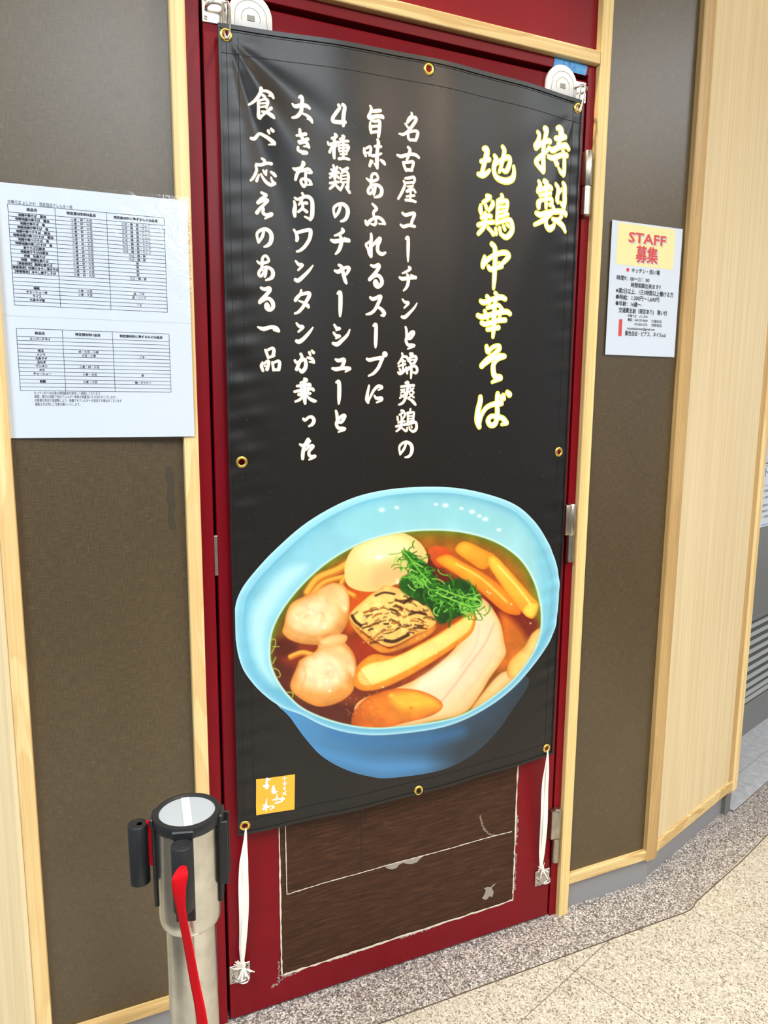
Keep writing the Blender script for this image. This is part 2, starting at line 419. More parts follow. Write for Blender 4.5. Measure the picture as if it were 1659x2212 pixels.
# door surround of pine
struct(MB().bevel_box(.192, .218, -.015, .03, 0, TOP, .0025).build('trim_jamb_left', PINE), 'pine upright trim left of the red door')
struct(MB().bevel_box(1.077, 1.105, -.015, .03, 0, TOP, .0025).build('trim_jamb_right', PINE_L), 'pine upright trim right of the red door')
struct(MB().bevel_box(.2185, 1.0765, -.015, .03, 1.998, 2.024, .0025).build('trim_transom', PINE_X), 'pine cross rail above the red door')
struct(MB().box(.218, 1.077, .002, .03, 2.024, TOP).build('wall_transom', RED), 'crimson panel above the pine cross rail')

door = struct(thing('door_1', None, None, (.65, 0, 0)), 'crimson steel door behind the hanging banner')
fr = MB()
fr.bevel_box(.2175, .243, -.001, .05, 0, 1.998, .0015).bevel_box(1.0565, 1.078, -.001, .05, 0, 1.998, .0015).bevel_box(.243, 1.0565, -.001, .05, 1.977, 1.998, .0015)
fr.build('door_frame', RED, door)
MB().box(.236, 1.064, .030, .06, 0, 1.985).build('door_rebate', BLACKGAP, door)  # coloured black to give the shadow gap round the leaf
leaf = MB().bevel_box(.2485, 1.0515, -.002, .028, .006, 1.9655, .003, None, 3).build('door_leaf', RED, door, True, 30)
MB().bevel_box(.2425, .2495, -.003, .004, .962, 1.039, .001).box(.2496, .2512, .004, .02, .968, 1.014).build('strike_plate', HINGE, door)
def hinge(z0, z1, flange, r2=.0092):
    zm = z0+(z1-z0)*.46; hx, hy = 1.0605, -.0085
    up = MB(); M = Matrix.Translation((hx, hy, 0))
    up.lathe([(.0, zm+.001), (.0098, zm+.001), (.0105, zm+.002), (.0105, z1-.004), (.0085, z1-.001), (0, z1)], 20, M)
    up.bevel_box(hx-(.021 if flange else .010), hx+.002, -.0175 if flange else -.012, .001, zm+.002, z1-.002, .003)
    h = up.build('hinge', HINGE, door, True, 35)
    lo = MB().lathe([(0, z0), (.006, z0+.0005), (r2, z0+.004), (r2, zm-.001), (0, zm-.001)], 20, M)
    lo.build('hinge_knuckle', HINGE, h, True, 35)
    MB().lathe([(.0060, zm-.002), (.0075, zm-.001), (.0075, zm+.002), (.006, zm+.002)], 18, M, False).build('hinge_pin', HINGE, h, True)
hinge(1.690, 1.826, False, .0104); hinge(.921, 1.060, True); hinge(.153, .301, True)

# peeling wood-print sheets stuck on the lower half of the door
sh = tag(thing('wood_print_sheet', 'dark walnut print sheet peeling off the lower door', 'vinyl sheet', (.65, -.003, .07)))
def sheet(name, pts, y, mat, parent, t=.0009):
    mb = MB(); n = len(pts)
    mb.add([(x, y, z) for x, z in pts]+[(x, y+t, z) for x, z in pts], [tuple(range(n)), tuple(range(2*n-1, n-1, -1))]+[(i, n+i, n+(i+1) % n, (i+1) % n) for i in range(n)])
    return mb.build(name, mat, parent)
sheet('lower_sheet', [(.358, .62), (.3585, .074), (.50, .075), (.72, .0775), (.9435, .081), (.942, .62)], -.0030, SHEET, sh)
low = [(.3705, .62), (.372, .262), (.394, .263), (.47, .266), (.55, .266), (.62, .2675), (.74, .2665), (.86, .2680), (.932, .267), (.934, .62)]
sheet('upper_sheet', low, -.0042, SHEET, sh)
def ragged(path, w, y, name, parent, mat=WORN, jit=.0012, seed=1):
    r = random.Random(seed); mb = MB(); P = spline([Vector((a, 0, b)) for a, b in path], 14)
    for i, p in enumerate(P):
        t = (P[min(i+1, len(P)-1)]-P[max(i-1, 0)]).normalized(); nn = Vector((-t.z, 0, t.x))
        a, b = p+nn*(w/2+r.uniform(-jit, jit)*.6), p-nn*(w/2+r.uniform(-jit, jit)*.6)
        mb.v += [(a.x, y, a.z), (b.x, y, b.z)]
        if i: k = 2*i; mb.f.append((k-2, k-1, k+1, k))
    return mb.build(name, mat, parent)
ragged([(.358, .60), (.3583, .40), (.3587, .20), (.3592, .074)], .0030, -.0040, 'worn_edge', sh, WORN, .0014, 1)
ragged([(.359, .0745), (.45, .0752), (.58, .0765), (.75, .0778), (.943, .081)], .0045, -.0040, 'worn_edge', sh, WORN, .0024, 2)
ragged([(.943, .0805), (.9432, .16), (.9430, .30), (.9425, .60)], .0032, -.0040, 'worn_edge', sh, WORN, .0020, 3)
ragged([(.3708, .60), (.3715, .40), (.3724, .2635)], .0018, -.0050, 'worn_edge', sh, WORN, .0006, 4)
ragged([(.393, .263), (.47, .2658), (.55, .2658), (.62, .2672), (.74, .2663), (.86, .2678), (.932, .2668)], .0020, -.0050, 'worn_edge', sh, WORN, .0008, 5)
ragged([(.372, .2632), (.380, .2622), (.394, .2640)], .0020, -.0050, 'worn_edge', sh, WORN, .0008, 7)
for k, path in enumerate(([(.9478, .105), (.9484, .150), (.9476, .205)], [(.9480, .225), (.9490, .262), (.9478, .305)], [(.362, .0675), (.375, .0690), (.400, .0700)], [(.470, .0712), (.520, .0722), (.560, .0728)], [(.640, .0735), (.690, .0745), (.730, .0750)], [(.352, .062), (.3535, .080), (.3530, .110)], [(.335, .052), (.350, .058), (.362, .066)])):
    ragged(path, .0030, -.0026, 'grime', sh, ADHES, .0055, 20+k)
ragged([(.541, .440), (.5425, .360), (.5405, .300), (.5428, .2665)], .0035, -.0047, 'crease', sh, Mat('dark_crease', S(34, 20, 13), .5), .0012, 9)
def patch(name, pts, y, mat, parent): return MB().add([(x, y, z) for x, z in pts], [tuple(range(len(pts)))]).build(name, mat, parent)
patch('torn_patch', [(.598, .264), (.606, .257), (.616, .253), (.627, .254), (.633, .260), (.642, .262), (.652, .257), (.664, .253), (.678, .254), (.684, .260), (.697, .266), (.64, .268)], -.0048, ADHES, sh)
patch('torn_patch', [(.856, .140), (.861, .136), (.868, .138), (.878, .134), (.884, .139), (.893, .141), (.881, .131), (.887, .118), (.883, .106), (.875, .111), (.868, .104), (.860, .106), (.854, .112), (.861, .121), (.864, .130)], -.0042, ADHES, sh)
ragged([(.842, .33), (.85, .30), (.867, .277), (.884, .268)], .004, -.0046, 'scuff', sh, Mat('pale_scuff', S(128, 112, 100), .6), .003, 6)

# floor
gr = struct(MB().box(-3.0, 6.0, -7.0, 2.0, -.06, -.004).build('floor', GROUT), 'station concourse floor')
TH = math.radians(18.6); CT, ST = math.cos(TH), math.sin(TH)
def tile(name, pts, z0, z1, mat, b=.0):
    return MB().prism(pts, z0, z1).build(name, mat, gr)
PU0, PV0 = 1.002*CT-.174*ST, -1.002*ST-.174*CT
for i in range(-4, 9):
    for j in range(-4, 2):
        u0, u1 = PU0+.4*i+.0011, PU0+.4*(i+1)-.0011; v0, v1 = PV0+.4*j+.0011, PV0+.4*(j+1)-.0011
        q = [(u*CT-v*ST, u*ST+v*CT) for u, v in ((u0, v0), (u1, v0), (u1, v1), (u0, v1))]
        if j >= 0 and u0 > 1.3: continue
        if max(p[1] for p in q) < -1.9 or min(p[1] for p in q) > .3: continue
        tile('terrazzo_tile', q, -.02, 0, TERRAZZO)
def border(pts): return pts
bend = [W2(1.345+.004*k, 0) for k in range(1)]
def g2(u, v): return (u*CT-v*ST, u*ST+v*CT)
L2V, L2I = -.573, -.405
arcpts = [(1.385, -.1275), (1.405, -.1255), (1.425, -.119), (1.442, -.1095)]
ue = 1.945
tile('granite_slab', [(-1.4, .03), (-1.4, -.127), (-.202, -.127), (-.202, .03)], -.02, .0008, GRANITE)
tile('granite_slab', [(-.200, .03), (-.200, -.127), (.7115, -.1265), (.7105, .03)], -.02, .0008, GRANITE)
tile('granite_slab', [(.7125, .03), (.7135, -.1265)]+arcpts+[g2(ue, L2V), g2(ue, -.4525), g2(1.835, -.4525), g2(1.835, L2I), g2(1.30, L2I), (1.30, .03)], -.02, .0008, GRANITE)
tile('granite_slab', [g2(ue+.002, L2V), g2(4.9, L2V), g2(4.9, -.4525), g2(ue+.002, -.4525)], -.02, .0008, GRANITE)
for a0, a1 in ((1.850, 2.050), (2.050, 2.244), (2.244, 2.448), (2.448, 2.65), (2.65, 2.85), (2.85, 3.05), (3.05, 3.25), (3.25, 3.45), (3.45, 3.65), (3.65, 3.85), (3.85, 4.05), (4.05, 4.25)):
    for b0, b1 in ((-.4525, -.362), (-.362, -.20)):
        tile('grey_floor_tile', [g2(a0+.001, b0+.001), g2(a1-.001, b0+.001), g2(a1-.001, b1-.001), g2(a0+.001, b1-.001)], -.02, .0005, GREYTILE)

# dark joints: between slabs and terrazzo, and the butt joints of the slabs
JOINT = Mat('dark_joint_mortar', S(92, 80, 66), .9)
def joint(path, w):
    mb = MB(); P = [Vector((x, y, 0)) for x, y in path]
    for i, p in enumerate(P):
        t = (P[min(i+1, len(P)-1)]-P[max(i-1, 0)]).normalized(); n = Vector((-t.y, t.x, 0))*w/2
        for q, z in ((p+n, .0011), (p-n, .0011), (p-n, -.01), (p+n, -.01)): mb.v.append((q.x, q.y, z))
        if i:
            k = 4*i; mb.f += [(k-4+j, k-4+(j+1) % 4, k+(j+1) % 4, k+j) for j in range(4)]
    mb.f += [(0, 1, 2, 3), tuple(len(mb.v)-4+j for j in (3, 2, 1, 0))]
    return mb.build('joint', JOINT, gr)
joint([(-1.4, -.1275), (.2, -.1273), (.7125, -.127), (1.0, -.127), (1.25, -.1272)]+arcpts+[g2(1.6, L2V), g2(2.2, L2V), g2(4.9, L2V)], .0024)
joint([(.7115, -.001), (.7122, -.06), (.7127, -.126)], .0018)
joint([g2(1.85, -.4525), g2(2.4, -.4525), g2(4.25, -.4525)], .002)

# recessed shopfront beyond the end post
def W3(u, d, z=0):
    P0 = (2.358, .527); u0 = P0[0]*CU+P0[1]*SU
    return (P0[0]+(u-u0)*CU+d*SU, P0[1]+(u-u0)*SU-d*CU, z)
M3 = M2.copy(); _p = W3(0, 0); M3.translation = Vector((_p[0], _p[1], 0))
far = struct(thing('wall_far_right', None, None, W3(2.5, 0)), 'grey metal front of the next shop seen past the end post')
MB().box(1.70, 4.9, -.05, -.012, 0, TOP, M3).build('backing_panel', GREYMETAL, far)
MB().box(1.70, 4.9, -.012, .0, 0, .130, M3).build('plinth', GREYMETAL, far)
MB().box(1.70, 4.9, -.012, .0, .483, TOP, M3).build('upper_panel', GREYMETAL, far)
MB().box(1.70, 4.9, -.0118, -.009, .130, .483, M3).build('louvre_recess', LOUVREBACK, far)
MB().bevel_box(1.70, 4.9, -.012, .004, .470, .486, .002, M3).build('ledge', GREYMETAL, far)
for z in (.141, .168, .2005, .235, .2705, .3055, .340, .374, .4085, .443):
    mb = MB(); q = [(1.70, -.010, z+.007), (4.9, -.010, z+.007), (4.9, .001, z), (1.70, .001, z), (1.70, .001, z-.003), (4.9, .001, z-.003), (4.9, -.010, z+.004), (1.70, -.010, z+.004)]
    mb.add([tuple(M3 @ Vector(p)) for p in q], [(0, 1, 2, 3), (3, 2, 5, 4), (4, 5, 6, 7), (7, 6, 1, 0), (0, 3, 4, 7), (1, 6, 5, 2)])
    mb.build('louvre_slat', SLATMAT, far)
def poster(label, z0, z1, u0, edge):
    t = tag(thing('poster', label, 'poster', W3(u0+.1, .001, z0)))
    MB().box(u0, u0+.30, .0005, .0020, z0, z1, M3).build('sheet', PAPER, t)
    mb = MB()
    for a, b, c, d in ((u0+.006, u0+.294, z0+.006, z0+.0085), (u0+.006, u0+.294, z1-.0085, z1-.006), (u0+.2915, u0+.294, z0+.006, z1-.006)): mb.box(a, b, .002, .0023, c, d, M3)
    mb.build('border_line', edge, t)
    return t
pl3 = lambda x, z: tuple(M3 @ Vector((x, .0026, z)))
pt = poster('white notice with blue border on the next shop front', .833, 1.070, 2.398, INKBLUE)
print_line('heading', 'ト', 2.402, 2.432, 1.040, .030, pl3, INKBLUE, pt)
for body, a, b, z in (('ことこと', 2.402, 2.462, .990), ('方店舗と共に', 2.402, 2.476, .970), ('この度当店で', 2.402, 2.48, .945), ('多数の方が', 2.402, 2.472, .915), ('多数の方々に', 2.402, 2.476, .893), ('１・当店長及び', 2.402, 2.48, .871)):
    print_line('text_line', body, a, b, z, .008, pl3, INK, pt)
poster('white notice with red border above the blue one', 1.076, 1.36, 2.402, INKRED)

# ceiling with its lamps (above the frame)
HALLW = Mat('taupe_hall_wall', S(150, 138, 124), .7)
struct(MB().box(-3.0, 6.0, -7.05, -7.0, 0, TOP).build('wall_opposite', HALLW), 'taupe wall across the concourse behind the viewer')
struct(MB().box(-3.0, 6.0, -7.0, 2.0, TOP, TOP+.05).build('ceiling', PLASTER), 'off-white concourse ceiling')

# ------------------------------------------------------------------ the banner
BX0, BX1, BZ0, BZ1 = .268, 1.026, .447, 1.913
def banner_y(X,Z):
    """hang of the vinyl sheet: pinned back at its sides, belly in the middle, creases at the hems and corners"""
    u=np.clip((X-BX0)/(BX1-BX0),0,1); v=np.clip((Z-BZ0)/(BZ1-BZ0),0,1)
    y=-.028-(.018+.019*v)*np.sin(np.pi*u)
    # crease fanning out of the upper left eyelet
    dx=X-.285; dz=1.893-Z; r=np.hypot(dx,dz)+1e-6; a=np.arctan2(dz,dx)
    f=np.exp(-((a-.98)/.16)**2)-.7*np.exp(-((a-.60)/.16)**2)-.6*np.exp(-((a-1.27)/.10)**2)
    y=y-.0055*f*np.clip(r/.10,0,1)*np.exp(-(r/.38)**2)
    # and out of the upper right one
    dx=1.006-X; r=np.hypot(dx,dz)+1e-6; a=np.arctan2(dz,dx)
    f=np.exp(-((a-1.22)/.12)**2)-.5*np.exp(-((a-.75)/.2)**2)
    y=y-.0035*f*np.clip(r/.10,0,1)*np.exp(-(r/.33)**2)
    # puckers along the stitched side hems
    for x0,ph in ((BX0+.02,0.),(BX1-.02,1.7)):
        e=np.exp(-((X-x0)/.045)**2)
        y=y+.00045*e*(np.sin(Z*118+ph+2.*np.sin(Z*7.3))+.9*np.sin(Z*61+2.2+ph+X*60)+.6*np.sin(Z*193+ph-X*40))*(.5+.9*np.sin(Z*3.7+ph)**2)
    # soft vertical waves
    y=y+.0016*np.sin(X*31+1.3*np.sin(Z*3.1))*np.sin(Z*2.3+.6)
    return y

def zbot(u): return .4365+.0225*u
def on_banner(X, Z, lift=0.0):
    X = np.asarray(X, float); Z = np.asarray(Z, float)
    return np.stack([X, banner_y(X, Z)-lift, Z], -1)
GROM = [(.2811, 1.8966), (.6452, 1.8937), (1.0115, 1.8966), (.2918, 1.1782), (1.0009, 1.1819), (.2818, .4559), (.658, .4560), (1.0054, .4772)]

def make_banner():
    t = tag(thing('menu_banner', 'black vinyl banner with gold lettering and a ramen bowl photo hung on the red door', 'banner', (.647, -.03, .44)))
    nu, nv = 190, 368
    uu, vv = np.meshgrid(np.linspace(0, 1, nu+1), np.linspace(0, 1, nv+1))
    X = BX0+(BX1-BX0)*uu; zb = zbot(uu); Z = zb+(BZ1-zb)*vv
    P = on_banner(X, Z).reshape(-1, 3)
    idx = np.arange((nu+1)*(nv+1)).reshape(nv+1, nu+1)
    q = np.stack([idx[:-1, :-1], idx[:-1, 1:], idx[1:, 1:], idx[1:, :-1]], -1).reshape(-1, 4)
    keep = np.ones(len(q), bool)
    for gx, gz in GROM:
        far = np.hypot(P[:, 0]-gx, P[:, 2]-gz); keep &= ~(far[q] < .0104).all(1)
    q = q[keep]
    me = bpy.data.meshes.new('vinyl_sheet'); me.from_pydata(P.tolist(), [], q.tolist())
    me.materials.append(VINYL.m); me.polygons.foreach_set('use_smooth', [True]*len(me.polygons)); me.update()
    ob = link('vinyl_sheet', me, t)
    sol = ob.modifiers.new('thickness', 'SOLIDIFY'); sol.thickness = .0006; sol.offset = 0
    # folded hems along the four edges
    def hem(name, path, w, th):
        mb = MB(); n = len(path)
        for i, (x, z) in enumerate(path):
            a = path[max(i-1, 0)]; b = path[min(i+1, n-1)]
            d = Vector((b[0]-a[0], 0, b[1]-a[1])).normalized(); nn = Vector((-d.z, 0, d.x))
            for s, lift in ((-.5, .0004), (-.42, th), (.42, th), (.5, .0004)):
                X_, Z_ = x+nn.x*w*s, z+nn.z*w*s
                mb.v.append(tuple(on_banner(X_, Z_, lift)))
            if i:
                k = 4*i
                for j in range(3): mb.f.append((k-4+j, k-3+j, k+1+j, k+j))
        return mb.build(name, HEMV, t, True, 60)
    us = np.linspace(0, 1, 90)
    hem('top_hem', [(BX0+(BX1-BX0)*u, BZ1-.004) for u in us], .0085, .0028)
    hem('bottom_hem', [(BX0+(BX1-BX0)*u, zbot(u)+.003) for u in us], .0065, .0024)
    vs_ = np.linspace(0, 1, 150)
    hem('side_hem', [(BX0+.0025, zbot(0)+(BZ1-zbot(0))*v) for v in vs_], .005, .0018)
    hem('side_hem', [(BX1-.0025, zbot(1)+(BZ1-zbot(1))*v) for v in vs_], .005, .0018)
    # stitching
    mb = MB()
    def stitch(p, q_, pitch=.0052):
        p, q_ = np.array(p), np.array(q_); L = np.linalg.norm(q_-p); n = int(L/pitch); d = (q_-p)/L; nn = np.array([-d[1], d[0]])*.0005
        for k in range(n):
            a = p+d*(k*pitch); b = a+d*pitch*.86
            pts = on_banner([a[0]+nn[0], b[0]+nn[0], b[0]-nn[0], a[0]-nn[0]], [a[1]+nn[1], b[1]+nn[1], b[1]-nn[1], a[1]-nn[1]], .0007)
            mb.add([tuple(r) for r in pts], [(0, 1, 2, 3)])
    for off in (.0135, .033):
        stitch((BX0+off, .445), (BX0+off, 1.9)); stitch((BX1-off+.006, .462), (BX1-off+.006, 1.9))
    stitch((BX0, 1.868), (BX1, 1.868)); stitch((BX0, 1.902), (BX1, 1.902)); stitch((BX0, .468), (BX1, .490))
    tag(mb.build('stitching', THREAD, t), kind='stuff')
    # brass eyelets
    for gx, gz in GROM:
        c = on_banner(gx, gz); e = .004
        nx = (banner_y(gx+e, gz)-banner_y(gx-e, gz))/(2*e); nz = (banner_y(gx, gz+e)-banner_y(gx, gz-e))/(2*e)
        nrm = Vector((float(nx), -1, float(nz))).normalized()
        M = Matrix.Translation(Vector(c)) @ nrm.to_track_quat('Z', 'Y').to_matrix().to_4x4()
        MB().lathe([(.0056, -.0015), (.0056, .0012), (.0064, .0022), (.0082, .0027), (.0100, .0020), (.0109, .0006), (.0112, -.0004)], 28, M, False).build('eyelet', BRASS, t, True, 60)
    return t
BANNER = make_banner()

def brush(strokes, grow=0.0, k=5):
    """flat brush strokes as filled ribbons with round ends; returns banner coordinates (x, z) and faces"""
    V, Fc, H, layer = [], [], [], 0
    for st in strokes.split('|'):
        P = [Vector([float(c) for c in p.split(',')]) for p in st.split()]
        P = spline(P, k); n = len(P)
        for p in P: p.z = max(p.z, .6)
        L, R = [], []
        for i in range(n):
            d = P[min(i+1, n-1)]-P[max(i-1, 0)]; d = Vector((d.x, d.y)).normalized() if Vector((d.x, d.y)).length > 1e-6 else Vector((1, 0))
            nn = Vector((-d.y, d.x)); h = P[i].z/2+grow
            L.append((P[i].x+nn.x*h, P[i].y+nn.y*h)); R.append((P[i].x-nn.x*h, P[i].y-nn.y*h))
        o = len(V); V += [p for ab in zip(L, R) for p in ab]
        H += [layer]*(2*n); layer += 1
        Fc += [(o+2*i, o+2*i+1, o+2*i+3, o+2*i+2) for i in range(n-1)]
        for i in range(n):                                    # round nibs: a disc at each sample keeps bends full
            if i % 2 and i not in (0, n-1): continue
            h = P[i].z/2+grow; o = len(V); m = 12
            V += [(P[i].x+h*math.cos(2*math.pi*j/m), P[i].y+h*math.sin(2*math.pi*j/m)) for j in range(m)]
            H += [layer]*m; layer += 1
            Fc.append(tuple(range(o, o+m)))
    return V, Fc, np.array(H)
def letter(name, strokes, parent, fill, edge, grow, lift):
    for mat, g, dl, nm in ((edge, grow, 0.0, 'gold_outline'), (fill, 0.0, .00035, name)):
        if mat is None: continue
        V, Fc, H = brush(strokes, g)
        X = np.array([v[0] for v in V])/1000+BX0; Z = np.array([v[1] for v in V])/1000+BZ0
        # discs and ribbons of one letter overlap, so give every face a hair of its own height
        P = on_banner(X, Z, lift+dl+H*9e-7)
        me = bpy.data.meshes.new(nm); me.from_pydata(P.tolist(), [], Fc); me.materials.append(mat.m); me.update()
        yield link(nm, me, parent)
